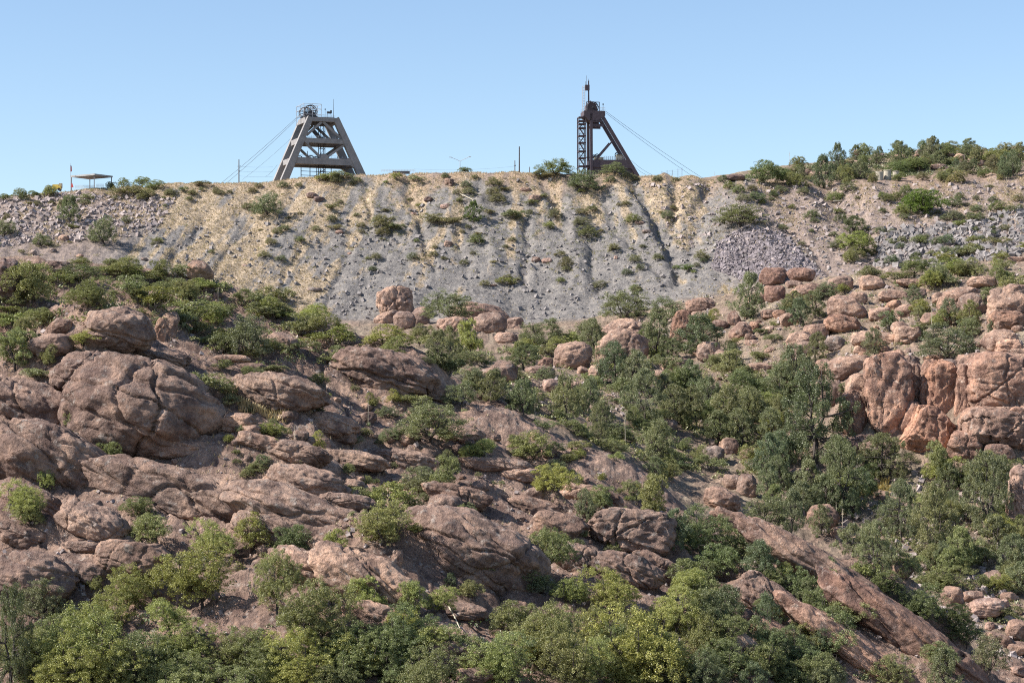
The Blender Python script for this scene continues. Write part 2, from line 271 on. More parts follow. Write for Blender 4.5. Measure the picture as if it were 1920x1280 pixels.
# ------------------------------------------------------------------ terrain
# u v w h style tilt depth tint | label | short phrase, in photo pixels
ROCKS = '''
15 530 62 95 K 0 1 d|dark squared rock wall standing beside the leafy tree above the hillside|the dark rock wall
108 502 60 28 L 0 1 n
375 509 57 44 B 12 1 l|round boulder balanced alone on the ridge against the grey spoil slope|the lone balanced boulder
220 620 150 100 H 0 1 n|big rounded layered dome with two upright fins at its side|the layered dome with fins
301 620 22 52 P 8 .9 o|narrow orange-lit rock fin wedged against the big layered dome|the narrow rock fin
318 610 36 60 P 10 .9 l|upright pointed rock fin standing outermost beside the layered dome
285 668 150 44 L 5 1 n
115 614 54 38 B 0 1 l|pointed boulder perched on a slab beside the big layered dome|the perched pointed boulder
95 650 90 52 S -8 1 n
160 705 130 105 H -5 1 n|broad dome forming the upper shoulder of the huge slickrock knob|the upper slickrock shoulder
180 740 118 105 H 15 1 n|bulging rock buttress split by a long dark crack from the huge knob|the cracked buttress
258 765 335 240 H 8 .8 n|huge domed slickrock knob split by dark cracks, the largest rock on the hillside|the huge slickrock knob
330 840 120 46 S 0 .9 l|low sunlit bulge jutting from the foot of the huge slickrock knob|the jutting bulge
50 755 230 110 H 18 .8 n|long sloping slab running down beside the cracked buttress|the long sloping slab
90 860 300 140 H 20 .8 n|wide shadowed slab that runs down below the huge slickrock knob|the wide shadowed slab
350 935 420 120 H 17 .7 n
525 738 200 80 H 8 .9 n|low whaleback dome behind the clump of pale dry grass|the whaleback dome
447 792 80 42 D 0 .9 l
612 796 130 58 D 5 .9 l|smooth humped rock beside the small bright sapling|the humped rock
487 828 92 34 S 15 .9 l|flat lozenge-shaped slab lying tilted over a dark gap|the tilted lozenge slab
650 862 165 42 S 6 .8 n
720 698 220 96 H 12 .8 n|broad brown rock ridge below the tall square boulder|the broad brown ridge
800 725 90 50 S 22 .8 n
530 642 62 40 B 10 1 n
435 672 74 16 L 3 1 l
470 690 60 20 L 0 1 n
742 566 76 74 K 5 .9 l|tall square boulder standing upright below the grey spoil slope|the tall square boulder
726 597 52 30 B -20 .8 l
757 604 46 44 B 5 .9 n
789 595 36 42 B 0 .9 n
898 588 116 50 D 8 .9 l|long humped boulder of three lobes at the toe of the spoil slope|the three-lobed boulder
853 610 72 40 D -6 1 l
920 609 68 48 B 5 1 n
966 608 34 28 K 0 1 n
950 634 48 24 B 5 1 l
886 698 24 22 B 0 1 l
916 706 44 36 B 5 1 l
943 698 56 46 B 5 1 n|cracked round boulder on top of a small pale pile above the gully|the cracked round boulder
1011 698 60 26 S 0 1 n
1023 681 30 24 K 0 1 r
1074 671 78 64 B -10 1 l|round pinkish boulder leaning over a dark hollow in mid slope|the leaning round boulder
1158 626 110 56 D -14 .9 l|great rounded boulder lying across the top of a larger one|the great upper boulder
1165 655 108 82 B -18 .9 l|largest smooth boulder of the pair above the juniper gully|the largest smooth boulder
1117 702 32 40 B -10 1 l
1033 723 38 28 B 0 1 p
1062 727 60 24 S -6 1 l
1265 684 60 30 S 0 1 l
1276 612 38 70 P 10 .9 o|tall narrow orange boulder beside the dark junipers|the narrow orange boulder
1252 706 62 26 S 10 1 l
1253 798 36 28 B 0 1 g
870 815 90 38 D 5 .8 n
1040 865 32 14 B 0 1 l
1448 520 56 38 B 0 .9 r|reddish round-topped boulder at the foot of the loose stone fan|the reddish round boulder
1502 517 57 32 B 0 .9 r|reddish flattened boulder paired with another below the loose stone fan
1452 553 44 38 L 0 .9 r
1488 534 36 18 B 0 1 n
1520 550 84 42 D -8 1 l
1577 534 50 36 B -8 1 n
1633 532 52 34 B 5 1 l
1586 580 82 52 B 14 .9 l|tilted balanced boulder resting on an orange one on the right slope|the tilted balanced boulder
1580 609 76 40 D 10 .9 o
1678 556 66 26 L 3 1 l
1718 531 78 18 S 3 1 l
1800 562 90 52 D -10 1 l|stepped humpback outcrop high on the right slope|the humpback outcrop
1824 574 60 52 B 0 1 n
1888 582 84 70 K 0 1 l|blocky stacked crag standing at the end of the upper bench|the blocky crag
1890 604 74 44 K 0 1 o
1878 641 80 50 B 0 1 l|round loaf of rock resting on top of the cliff|the loaf rock
1908 664 46 30 B 0 1 l
1705 631 60 42 K 0 1 l|angular block sitting above the cliff beside the grey tree|the angular block
1642 638 98 38 L 5 1 l|flat overhanging layered boulder just above the big cliff pillar|the overhanging boulder
1620 655 42 26 B 0 1 l
1531 626 52 44 B 0 1 l|plump round boulder on a sloping base left of the overhanging boulder|the plump boulder
1500 642 56 50 D -25 1 l
1510 656 46 34 B 0 1 n
1566 645 44 32 B 0 1 g
1328 660 46 46 K 0 1 n|squarish dark boulder standing alone among right slope brush|the squarish dark boulder
1353 672 34 36 B 10 1 l
1314 573 60 30 L -3 1 l
1308 595 32 24 B 0 1 l
1376 600 26 34 B -15 1 l
1443 590 42 20 S -4 1 l
1387 622 48 38 D -30 1 l
1410 646 32 20 B 0 1 l
1444 619 20 16 B 0 1 p
1503 706 34 32 B -20 1 l
1393 698 46 18 L 0 1 l
1420 690 60 20 L 0 1 l
1585 692 78 54 B -6 .9 l|smooth rounded boulder capping the left end of the cliff|the cliff-end boulder
1612 680 50 30 B 0 .9 l
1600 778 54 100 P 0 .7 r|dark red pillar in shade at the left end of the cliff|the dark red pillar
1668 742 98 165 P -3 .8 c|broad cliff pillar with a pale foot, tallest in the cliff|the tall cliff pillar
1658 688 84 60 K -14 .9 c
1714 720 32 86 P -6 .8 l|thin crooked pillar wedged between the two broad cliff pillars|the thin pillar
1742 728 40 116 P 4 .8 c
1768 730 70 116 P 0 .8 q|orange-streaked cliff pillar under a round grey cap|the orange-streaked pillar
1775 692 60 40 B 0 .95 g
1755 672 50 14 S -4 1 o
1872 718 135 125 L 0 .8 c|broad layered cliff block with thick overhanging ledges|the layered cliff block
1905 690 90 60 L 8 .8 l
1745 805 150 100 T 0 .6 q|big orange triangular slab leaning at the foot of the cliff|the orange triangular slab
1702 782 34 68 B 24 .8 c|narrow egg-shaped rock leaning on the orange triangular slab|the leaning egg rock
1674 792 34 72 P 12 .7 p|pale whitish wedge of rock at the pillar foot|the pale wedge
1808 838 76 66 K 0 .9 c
1872 808 150 95 K 0 .8 l
1830 775 50 18 S -6 1 g
1870 850 66 38 B 0 .9 l
1337 853 44 38 B 0 1 g|grey round boulder, the biggest of three above the wooded gully|the biggest grey boulder
1367 838 40 38 B 0 1 l
1404 851 38 28 B -15 1 l
137 953 50 30 B 12 1 l|small loose boulder lying on the bare slope below the wide slab|the loose boulder
40 1003 120 52 D 18 .8 n
157 1024 74 24 S 8 1 n
248 1048 150 88 H 6 .8 l|large smooth whale-shaped boulder above the bright oak thicket|the whale-shaped boulder
60 1088 205 115 H 5 .8 n|great smooth dome at the bottom corner of the hillside|the great corner dome
160 1075 110 52 D 12 .8 n
180 985 160 80 H 20 .8 n
60 935 150 60 D 20 .6 n
483 1206 115 50 D 12 .8 d
455 1030 40 30 K 0 1 n
606 1018 60 36 D 0 1 n
590 1070 200 80 H 18 .7 l
630 1210 70 60 D 0 .8 d
835 952 74 58 B 5 1 n|round knobbly boulder sitting on the open rock slope|the knobbly boulder
745 1049 26 38 K 0 .9 n|small upright stone standing on edge beside a bushy tree|the upright stone
1182 995 172 94 K 5 .8 n|huge flat-topped block with pale streaks down its front|the streaked block
1052 985 112 50 S 12 .8 l
1000 950 110 40 D 10 .8 l
975 890 84 32 S 3 1 l
925 870 150 30 S 3 1 n
890 1030 320 150 H 25 .8 n|broad open rock slope bulge below the knobbly boulder|the open rock bulge
868 1146 105 38 S 4 .9 n
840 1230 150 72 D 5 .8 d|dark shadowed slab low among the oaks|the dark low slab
1170 1070 165 76 H 14 .7 n|smooth shaded slab directly below the streaked block|the shaded slab
935 1105 66 36 S 25 .8 n
890 1266 76 32 S 0 1 n
690 1090 250 120 H 26 .6 l
770 1110 90 50 D 30 .6 l
1440 1125 138 74 K 36 .75 n|long tilted block with a sunlit top sliding down the hillside|the long tilted block
1455 1190 112 48 S 28 .8 r|flat wedge of rock lying beneath the long tilted block|the flat wedge
1395 1160 40 40 B 0 1 d
1387 1212 90 54 S 40 .6 n
1352 936 78 52 D 14 .9 l|smooth humped boulder at the head of the long slab ridge|the slab-head boulder
1400 912 44 50 K 8 .9 n
1374 905 40 36 B 0 .9 n
1542 970 66 52 B 0 .9 l|pale domed boulder beside two thin dry stalks in the gully|the pale domed boulder
1573 998 44 24 B -10 1 l
1914 945 56 150 P 0 .8 p|jagged pale pinkish crag rising sharply at the canyon side|the jagged pale crag
1690 1067 44 34 B 20 1 n
1677 1093 30 32 B 0 1 n
1787 1122 46 48 K 0 1 l|split grey block standing in the boulder-strewn wash|the split grey block
1845 1140 80 38 S -8 1 p|pale wedge-shaped boulder in the wash bottom|the pale wash boulder
1906 1182 44 44 B 0 1 l|round pale-brown boulder at the edge of the wash|the round wash boulder
1890 1118 40 20 B 0 1 l
1862 1085 46 34 B 0 1 n
1825 1118 50 24 B 0 1 l
1905 1215 50 30 S 5 1 l
1875 1200 60 30 S 15 1 l
1540 1068 400 78 H 31 .8 l|upper length of the long bare slab ridge above the wooded gully|the long slab ridge
1695 1185 420 88 H 35 .8 r|middle length of the long bare slab ridge falling to the wash
1620 1232 420 70 H 36 .7 c|sunlit lower edge of the long slab ridge beside the dark oaks
1400 985 150 34 D 24 .6 l
650 940 120 40 D 8 .7 n
700 985 110 40 D 14 .7 n
580 905 170 70 H 10 .8 n
640 820 70 26 S 5 1 n
1500 888 50 24 S -10 1 n
1530 900 50 20 S -10 1 n
1650 293 26 12 B 0 1 n
1683 299 20 18 B 0 1 l
1778 292 20 16 B 0 1 l
1799 299 22 22 B 0 1 l
1780 279 34 12 S 0 1 n
1514 325 20 17 B 0 1 n
1525 329 20 18 B 0 1 l
1607 286 14 12 B 0 1 l
1908 279 26 12 B 0 1 n
1760 314 34 14 S 0 1 n
1850 292 40 16 B 0 1 n
1700 312 26 12 S 0 1 n
1380 333 40 14 B 0 1 d
1600 308 36 16 B 0 1 n
1740 285 24 12 B 0 1 l
1830 300 30 16 B 0 1 n
1885 300 30 14 B 0 1 l
1906 487 36 14 B 0 1 l
838 341 9 15 K 0 1 l
846 343 11 16 K 0 1 n
803 374 18 12 K 0 1 d
836 387 22 11 S 0 1 p
777 401 15 6 S 0 1 p
637 435 17 8 S 0 1 p
590 543 28 9 S 0 1 g
585 367 24 14 B 10 1 d
598 374 22 13 B 5 1 d
1025 489 22 12 S 0 1 p
1005 487 18 12 B 0 1 n
1155 483 8 8 K 0 1 p
656 475 9 5 S 0 1 p
925 535 14 6 S 0 1 n
840 458 18 14 K 20 1 n
1480 460 8 8 B 0 1 g
1200 418 20 10 S 10 1 n
1212 434 18 8 S 0 1 g
460 498 11 5 S 0 1 p
385 560 30 12 S 5 1 l
270 486 14 8 B 0 1 g
100 470 14 11 B 0 1 g
62 474 14 12 B 0 1 g
120 447 20 14 B 0 1 l
150 480 14 9 B 0 1 l
985 356 22 9 S 0 1 l
1003 372 26 14 S 0 1 n
1635 765 110 140 K 0 .30 l
1720 735 80 120 K 0 .30 n
1815 745 90 140 K 0 .30 n
1890 775 130 180 K 0 .30 l
1700 690 60 50 K -10 .8 l
1815 690 60 60 K 0 .8 l
1840 790 90 60 L 0 .7 c
1915 800 60 80 K 0 .7 c
1640 850 60 50 K 0 .8 n
1620 840 80 60 K 0 .5 d
1905 560 60 60 B 0 1 l
1638 742 28 125 P -3 .8 c
1692 752 26 130 P 4 .7 l
1804 738 30 120 P 3 .7 c
1828 728 34 110 P -3 .8 l
1895 655 60 40 K 0 .9 c
1850 690 70 40 L 4 .9 c
1912 740 40 110 P 0 .7 c
1560 740 50 60 B 0 .9 n
1545 690 46 36 B 0 1 l
1610 560 40 28 B 0 1 l
1650 590 44 30 K 0 1 l
1700 585 50 30 B 0 1 l
1745 600 46 30 K 0 1 l
1765 560 44 26 B 0 1 l
1840 530 60 26 S 4 1 l
1420 560 40 26 B 0 1 l
1480 600 40 30 B 0 1 l
1350 610 36 26 B 0 1 l
1468 1020 52 34 B 8 1 l
1600 1092 44 28 K 10 1 n
1660 1150 36 22 B 0 1 l
1762 1225 50 26 S 20 1 l
1330 620 30 30 K 0 1 l
560 960 330 100 H 18 .7 n
560 850 130 50 D 12 .7 n
530 1000 220 80 H 16 .7 n
760 860 130 44 D 8 .7 n
860 930 150 50 D 14 .6 l
1110 930 130 44 D 14 .6 l
1090 1050 120 60 D 20 .6 n
1230 1060 120 60 D 26 .6 n
700 1160 140 70 D 24 .6 l
'''
BULGE = []
for _l in ROCKS.strip().split('\n'):
    _t = _l.split('|')[0].split()
    if float(_t[2]) > 60 and float(_t[1]) > 560: BULGE.append((*map(float, _t[:4]), 1.0 if _t[4] in 'DSH' else .25))
# hill profiles at a few headings: (distance, photo row) pairs from near to far
PROF = {
 -600: [(230,1290),(250,1120),(275,950),(300,800),(330,620),(350,500),(375,480),(430,560),(600,560),(680,500),(730,455),(800,385),(860,380)],
 0:   [(230,1290),(250,1120),(275,950),(300,790),(328,620),(350,510),(370,488),(430,560),(600,560),(680,500),(730,450),(800,372),(860,372)],
 240: [(230,1290),(250,1130),(275,970),(300,820),(322,690),(340,600),(360,535),(380,508),(430,560),(600,600),(680,545),(710,510),(800,348),(860,352)],
 480: [(230,1290),(250,1140),(280,970),(303,850),(327,720),(347,640),(365,590),(385,560),(430,640),(600,640),(690,590),(708,570),(800,343),(860,348)],
 640: [(230,1290),(255,1130),(280,990),(303,880),(330,750),(350,680),(372,622),(430,680),(600,650),(690,604),(710,590),(800,328),(860,338)],
 800: [(230,1290),(260,1130),(290,970),(318,840),(345,750),(375,692),(430,690),(500,665),(600,632),(690,607),(710,590),(800,323),(860,334)],
 960: [(230,1300),(260,1160),(290,1010),(315,890),(340,810),(375,760),(430,720),(500,690),(600,650),(690,615),(715,590),(800,322),(860,334)],
 1130:[(230,1330),(260,1190),(290,1050),(310,955),(328,885),(350,880),(380,850),(430,790),(500,720),(580,655),(690,600),(715,580),(800,325),(860,338)],
 1300:[(230,1370),(260,1240),(290,1095),(315,985),(325,962),(350,985),(380,950),(420,900),(480,780),(540,680),(600,612),(690,560),(715,540),(800,333),(860,338)],
 1500:[(230,1430),(260,1290),(285,1135),(305,1052),(315,1040),(345,1080),(370,1050),(410,960),(450,850),(500,720),(550,605),(600,535),(640,538),(690,535),(720,505),(800,348),(880,312),(930,312)],
 1700:[(230,1460),(260,1350),(280,1230),(295,1160),(325,1195),(360,1120),(400,1010),(438,885),(450,760),(470,680),(520,600),(580,530),(620,508),(690,512),(720,480),(800,346),(880,290),(930,284)],
 1920:[(230,1500),(255,1400),(275,1300),(290,1292),(320,1290),(360,1150),(400,1010),(432,880),(445,720),(465,645),(520,565),(580,515),(650,490),(690,475),(720,450),(800,335),(880,294),(930,288)],
 2500:[(230,1500),(255,1400),(275,1300),(290,1292),(320,1290),(360,1150),(400,1010),(432,860),(445,720),(465,640),(520,560),(580,515),(650,490),(690,470),(720,440),(800,330),(880,292),(930,286)],
}
US = np.array(sorted(PROF)); YF = np.arange(230, 932, 2.0)
tab = np.stack([np.interp(YF, *zip(*[(float(a), float(b)) for a, b in PROF[u]])) for u in US])     # (nu, nY) rows
UF = np.arange(-600, 2501, 20.0)
tabU = np.stack([np.interp(UF, US, tab[:, j]) for j in range(len(YF))], 1)
def gblur(a, sig, ax):
    r = int(sig * 3) + 1; k = np.exp(-.5 * (np.arange(-r, r + 1) / sig) ** 2); k /= k.sum()
    pad = [(0, 0), (0, 0)]; pad[ax] = (r, r); b = np.pad(a, pad, mode='edge')
    return np.apply_along_axis(lambda v: np.convolve(v, k, 'valid'), ax, b)
tabU = gblur(gblur(tabU, 2.4, 0), 1.6, 1)
tabZ = (HOR - tabU) * K * YF[None, :]

rows = np.concatenate([[2, 5, 8, 14, 25, 45, 80, 110, 140, 165, 185, 200, 212, 220, 226], np.arange(230, 400, .6), np.arange(400, 480, .9),
                       np.arange(480, 690, 1.8), np.arange(690, 806, .55), np.arange(806, 940, 2.2), [960, 1000, 1060, 1150, 1300, 1600, 2200]])
cols = np.concatenate([np.arange(-620, -60, 20), np.arange(-60, 1981, 2.5), np.arange(1990, 2500, 20)])
nR, nC = len(rows), len(cols)
RY, CU = np.meshgrid(rows, cols, indexing='ij')
def base_z(u, Y):
    fu = np.clip((u - UF[0]) / 20.0, 0, len(UF) - 1.001); fy = np.clip((Y - 230) / 2.0, 0, len(YF) - 1.001)
    iu = fu.astype(int); iy = fy.astype(int); a = fu - iu; b = fy - iy
    z = (tabZ[iu, iy] * (1 - a) + tabZ[iu + 1, iy] * a) * (1 - b) + (tabZ[iu, iy + 1] * (1 - a) + tabZ[iu + 1, iy + 1] * a) * b
    near = np.interp(Y, [0, 15, 80, 150, 200, 230], [-1.7, -9, -32, -48, -44, 0])
    z230 = z
    z = np.where(Y < 230, np.where(Y < 200, near, near + (z230 + 0) * ((Y - 200) / 30)), z)
    z = np.where((Y >= 200) & (Y < 230), -44 + (z230 + 44) * ((Y - 200) / 30), z)
    return np.where(Y > 930, z - (Y - 930) * .02 - 4 * np.clip((Y - 930) / 60, 0, 1), z)
ZB = base_z(CU, RY)
VB = HOR - ZB / (K * RY)
X = (CU - 960) * K * RY
P3 = np.stack([X.ravel(), RY.ravel(), ZB.ravel()], 1)
def sst(a, b, x): t = np.clip((x - a) / (b - a), 0, 1); return t * t * (3 - 2 * t)
U, V, Y = CU.ravel(), VB.ravel(), RY.ravel()
# crest of the near rock hillside, per heading
crestY = np.interp(U, [-600, 0, 240, 480, 640, 800, 960, 1130, 1300, 1500, 1700, 1920], [365, 365, 372, 378, 368, 372, 375, 335, 328, 318, 300, 285])
front = 1 - sst(crestY - 3, crestY + 14, Y)
dump = sst(684, 702, Y) * (1 - sst(835, 850, Y))
# the fan of the spoil heap: coordinate that stays constant down the fall line
fan = np.interp(U, [0, 250, 560, 850, 1150, 1330, 1500, 1920], [-.5, -.75, -.62, -.1, .25, .45, .7, .35])
S = U - (V - 330) * fan
def seg_dist(u, v, pts):
    d = np.full(u.shape, 1e9)
    for (a, b), (c, e) in zip(pts[:-1], pts[1:]):
        L2 = (c - a) ** 2 + (e - b) ** 2; t = np.clip(((u - a) * (c - a) + (v - b) * (e - b)) / L2, 0, 1)
        d = np.minimum(d, np.hypot(u - a - t * (c - a), v - b - t * (e - b)))
    return d
dz = np.zeros_like(U)
GULL = [([(764,326),(772,360),(786,400),(800,450),(815,500)],9,2.6),([(980,420),(982,470),(978,530)],7,2.2),([(1012,335),(1030,355),(1050,385)],16,4.5),
        ([(1180,330),(1215,385),(1245,430),(1262,500)],14,4.0),([(1262,335),(1268,370),(1262,420)],12,3.5),([(1120,350),(1150,420),(1200,470),(1240,520)],10,2.0),
        ([(1330,345),(1310,400),(1290,440),(1275,520)],16,3.5),([(1560,360),(1600,420),(1640,480)],22,4.5),([(1420,390),(1480,440),(1560,510)],9,2.5),
        ([(690,345),(690,430)],5,1.2),([(390,400),(330,470),(300,510)],8,1.4),([(470,420),(420,480),(380,540)],6,1.2),([(660,420),(640,500),(610,570)],9,1.2),
        ([(860,440),(880,520)],8,1.5),([(1100,440),(1115,540)],8,1.6),([(560,470),(520,560)],6,1.0),([(280,360),(240,420)],9,1.6)]
RIDG = [([(1165,338),(1205,400),(1235,470)],14,2.5),([(1395,405),(1440,470),(1490,530)],44,6.0),([(1240,340),(1290,345)],18,2.2),([(1640,370),(1700,420)],20,2.5),
        ([(840,360),(850,440)],14,1.6),([(1060,350),(1075,460),(1085,540)],12,2.4),([(900,380),(930,500)],14,1.6),([(600,350),(520,470)],20,1.6)]
wu = U + 16 * fbm(np.stack([U / 50, V / 36, 0 * U], 1), 3, 3); wv = V
for pts, w, d in GULL:
    m = dump > .01; q = seg_dist(wu[m], wv[m], pts); dz[m] -= .68 * d * np.exp(-(q / w) ** 2) * dump[m]
for pts, w, d in RIDG:
    m = dump > .01; q = seg_dist(wu[m], wv[m], pts); dz[m] += .75 * d * np.exp(-(q / w) ** 1.6) * dump[m]
m = dump > .01
sn = fbm(np.stack([S[m] / 46, V[m] / 120, 0 * S[m]], 1), 4, 5, .5)
lum = fbm(np.stack([U[m] / 34, V[m] / 30, 0 * S[m]], 1), 5, 8, .6)
dz[m] += dump[m] * (sn * 1.35 + lum * 1.15)
# bedrock swells round the larger outcrops
for (u0, v0, w0, h0, fz) in BULGE:
    j = int(np.argmin(np.abs(cols - u0))); c = VB[:, j]; a = int(np.searchsorted(rows, 232)); w_ = np.nonzero(c[a:] <= v0 + .25 * h0)[0]
    if not len(w_): continue
    Y0 = rows[a + w_[0]]; sz = K * Y0; ry = min(.3 * (w0 + h0), .7 * h0 + .1 * w0) * sz + 2.0
    r2 = ((U - u0) / (.58 * w0)) ** 2 + ((Y - Y0 - .5 * ry) / (1.7 * ry)) ** 2; m = r2 < 6
    dz[m] += fz * .36 * h0 * sz * np.exp(-r2[m] ** 1.3)
# rocky hillside: ledges dipping to the right, rounded humps, small relief
m = front > .01; q = P3[m]
hump = fbm(q / np.array([17, 11, 13]), 3, 21, .42)
hump = np.sign(hump) * np.abs(hump) ** .8
tl = q[:, 2] + .42 * q[:, 0] + .1 * q[:, 1] + 2.2 * fbm(q / 16, 3, 31)
per = 3.4; fr = (tl / per) - np.floor(tl / per)
ledge = np.where(fr < .8, fr / .8, (1 - fr) / .2) - .5
lm = .35 + .65 * sst(-.2, .35, vn(q / 22, 41))
tl2 = q[:, 2] + .25 * q[:, 0] + 1.0 * fbm(q / 5, 3, 33); fr2 = tl2 / .9 - np.floor(tl2 / .9)
ledge2 = np.where(fr2 < .75, fr2 / .75, (1 - fr2) / .25) - .5
dz[m] += front[m] * (4.2 * hump + 1.3 * ledge * lm + .22 * ledge2 * lm + .26 * fbm(q / 1.1, 3, 48, .6, True) + .24 * fbm(q * np.array([1, 1, 2.2]) / 2.6 + np.outer(q[:, 0], [0, 0, .3]), 3, 49, .6, True) + .42 * fbm(q / 2.4, 4, 45, .6, True))
# long joints crossing the bare rock
wu = U + 14 * fbm(np.stack([U / 60, V / 40, 0 * U], 1), 3, 91); wv = V + 8 * fbm(np.stack([U / 60, V / 40, 0 * U], 1), 3, 92)
for pts, w, d in [([(0,905),(150,955),(300,985),(560,1010)],3.5,1.5),([(90,870),(240,935)],3,1.3),([(420,830),(600,880),(760,960)],3.5,1.5),([(560,790),(760,850)],3,1.2),([(640,900),(860,930),(1060,1010)],3.5,1.4),
                  ([(760,1040),(900,1120),(1000,1200)],4,1.5),([(560,1080),(760,1180)],4,1.6),([(1000,900),(1200,960)],3,1.2),([(1120,1010),(1260,1130)],3.5,1.4),([(300,860),(460,905),(640,960)],3.5,1.5),
                  ([(0,1040),(200,1090)],4,1.4),([(650,760),(820,800)],3,1.2),([(600,700),(660,800),(650,900)],3,1.0),([(850,880),(800,1000),(860,1100)],3.5,1.0),([(240,940),(300,1060)],3.5,1.4)]:
    m = front > .3; q_ = seg_dist(wu[m], wv[m], pts); dz[m] -= d * np.exp(-(q_ / w) ** 2)
# valley and right slope relief
mid = (1 - front) * (1 - sst(684, 702, Y)); m = mid > .01; q = P3[m]
dz[m] += mid[m] * (2.4 * fbm(q / 16, 4, 51) + .8 * fbm(q / 3.5, 4, 55, .6, True))
hill = sst(820, 850, Y) * (1 - sst(935, 990, Y)) * sst(1250, 1420, U); m = hill > .01; q = P3[m]
dz[m] += hill[m] * (2.6 * fbm(q / 16, 4, 61, .55))
ZT = ZB.ravel() + dz * sst(215, 232, Y) * (1 - .55 * np.exp(-((Y - 802) / 9) ** 2) * (U < 1380)) 
ZG = ZT.reshape(nR, nC)

# zone colours (the stuff the ground is made of)
nz = lambda sx, sy, s, o=4, A=None: fbm(np.stack([(A if A is not None else U) / sx, V / sy, 0 * U], 1), o, s, .6)
grey = np.array([.228, .212, .200]); tan = np.array([.42, .335, .245]); soil = np.array([.27, .205, .155]); pink = np.array([.32, .238, .20]); rub = np.array([.27, .22, .195])
zc = np.repeat(soil[None], len(U), 0)
streak = nz(17, 95, 71, 5, S); patch = nz(44, 34, 75)
gmask = np.interp(U, [0, 200, 320, 560, 640, 850, 1000, 1150, 1340, 1500, 1920], [.15, .3, .62, .60, .30, .20, .18, .16, .2, .05, .05])
gmask = gmask + np.interp(V, [330, 380, 430, 480, 600], [.40, .26, .08, -.06, -.26])
gmask = gmask + np.where((U > 230) & (U < 620), np.interp(V, [350, 430, 560], [.08, .08, .22]), 0)
GM = sst(.36, .62, gmask + .78 * streak + .25 * streak * ((U > 230) & (U < 640)) + .62 * patch)[:, None]
zd = grey * (1 - GM) + tan * GM
left = (1 - sst(180, 330, U + (V - 400) * .6))[:, None]; right = sst(1330, 1480, U)[:, None]
zd = zd * (1 - .8 * left) + (pink * .55 + rub * .45) * (.8 * left)
zd = zd * (1 - .85 * right) + (pink * .6 + rub * .4) * (.85 * right)
br = (sst(.1, .5, patch + np.interp(V, [325, 345, 380], [.6, .35, -.2])) * (1 - sst(330, 400, V)))[:, None] * .55
zd = zd * (1 - br) + np.array([.34, .235, .165]) * br
zc = zc * (1 - dump[:, None]) + zd * dump[:, None]
hz = (hill * .8)[:, None]; zc = zc * (1 - hz) + np.array([.26, .21, .15]) * hz
vg = (sst(-.1, .4, nz(40, 30, 81)) * mid)[:, None]; zc = zc * (1 - vg * .5) + np.array([.30, .26, .20]) * vg * .5
rock = np.clip(front - .5 * sst(.15, .45, nz(46, 22, 85)) * sst(640, 500, V) * front, 0, 1)
rock = rock + mid * .55 * sst(-.05, .35, nz(30, 16, 87)) + hill * .5 * sst(0, .3, nz(24, 12, 89))
rock = np.clip(rock, 0, 1)

idx = np.arange(nR * nC).reshape(nR, nC)
XYZ = np.stack([X.ravel(), Y, ZT], 1)
def terrain_piece(name, r0, r1, label):
    sub = idx[r0:r1 + 1]; base = sub[0, 0]; n = sub.size
    i = (sub - base)
    F = np.stack([i[:-1, :-1], i[:-1, 1:], i[1:, 1:], i[1:, :-1]], -1).reshape(-1, 4)
    sl = slice(base, base + n)
    me = mesh_from(name, XYZ[sl], F, [M_GROUND], True)
    for nm, dat in (('zone_colour', zc), ('rock_tint', np.ones_like(zc))):
        a = me.color_attributes.new(nm, 'FLOAT_COLOR', 'POINT'); c = np.ones((n, 4), np.float32); c[:, :3] = dat[sl]; a.data.foreach_set('color', c.ravel())
    a = me.attributes.new('rockiness', 'FLOAT', 'POINT'); a.data.foreach_set('value', rock[sl].astype(np.float32))
    return tag(link(name, me), label, None, None, 'structure')
ri = lambda y: int(np.searchsorted(rows, y))
terrain_piece('rocky_hillside', 0, ri(400), 'red brown slickrock hillside falling to the canyon')
terrain_piece('valley_slope', ri(400), ri(690), 'brushy rocky slope below the grey spoil heap')
terrain_piece('spoil_heap_slope', ri(690), ri(822), 'grey and tan spoil heap slope with dry grass streaks')
terrain_piece('hilltop_ground', ri(822), nR - 1, 'dry hilltop ground behind the spoil heap rim')

VG = HOR - ZG / (K * rows[:, None])
r230 = ri(230)
def gz(u, Y):
    """ground height at heading u (photo column) and distance Y"""
    fu = np.clip(np.interp(u, cols, np.arange(nC)), 0, nC - 1.001); fy = np.clip(np.interp(Y, rows, np.arange(nR)), 0, nR - 1.001)
    i = int(fy); j = int(fu); a = fy - i; b = fu - j
    return (ZG[i, j] * (1 - b) + ZG[i, j + 1] * b) * (1 - a) + (ZG[i + 1, j] * (1 - b) + ZG[i + 1, j + 1] * b) * a
def hit(u, v, tol=5, ymin=232):
    """distance at which the sight line through photo point (u, v) meets the ground"""
    j = int(np.clip(round(np.interp(u, cols, np.arange(nC))), 0, nC - 1))
    i0 = ri(ymin); c = VG[i0:ri(935), j]
    w = np.nonzero(c <= v)[0]
    run = int(w[0]) if len(w) else len(c) - 1
    seen = c[:run + 1]; k = int(np.argmin(seen[:max(run, 1)])) if run > 0 else 0
    if run > 3 and seen[k] <= v + tol and run - k > 6: run = k        # just above a nearer crest: stand on the crest
    return float(rows[i0 + run])
def pt(u, v, Y): return Vector(((u - 960) * K * Y, Y, (HOR - v) * K * Y))
def ground(u, v, tol=5, ymin=232):
    Yd = hit(u, v, tol, ymin); return Vector(((u - 960) * K * Yd, Yd, gz(u, Yd)))

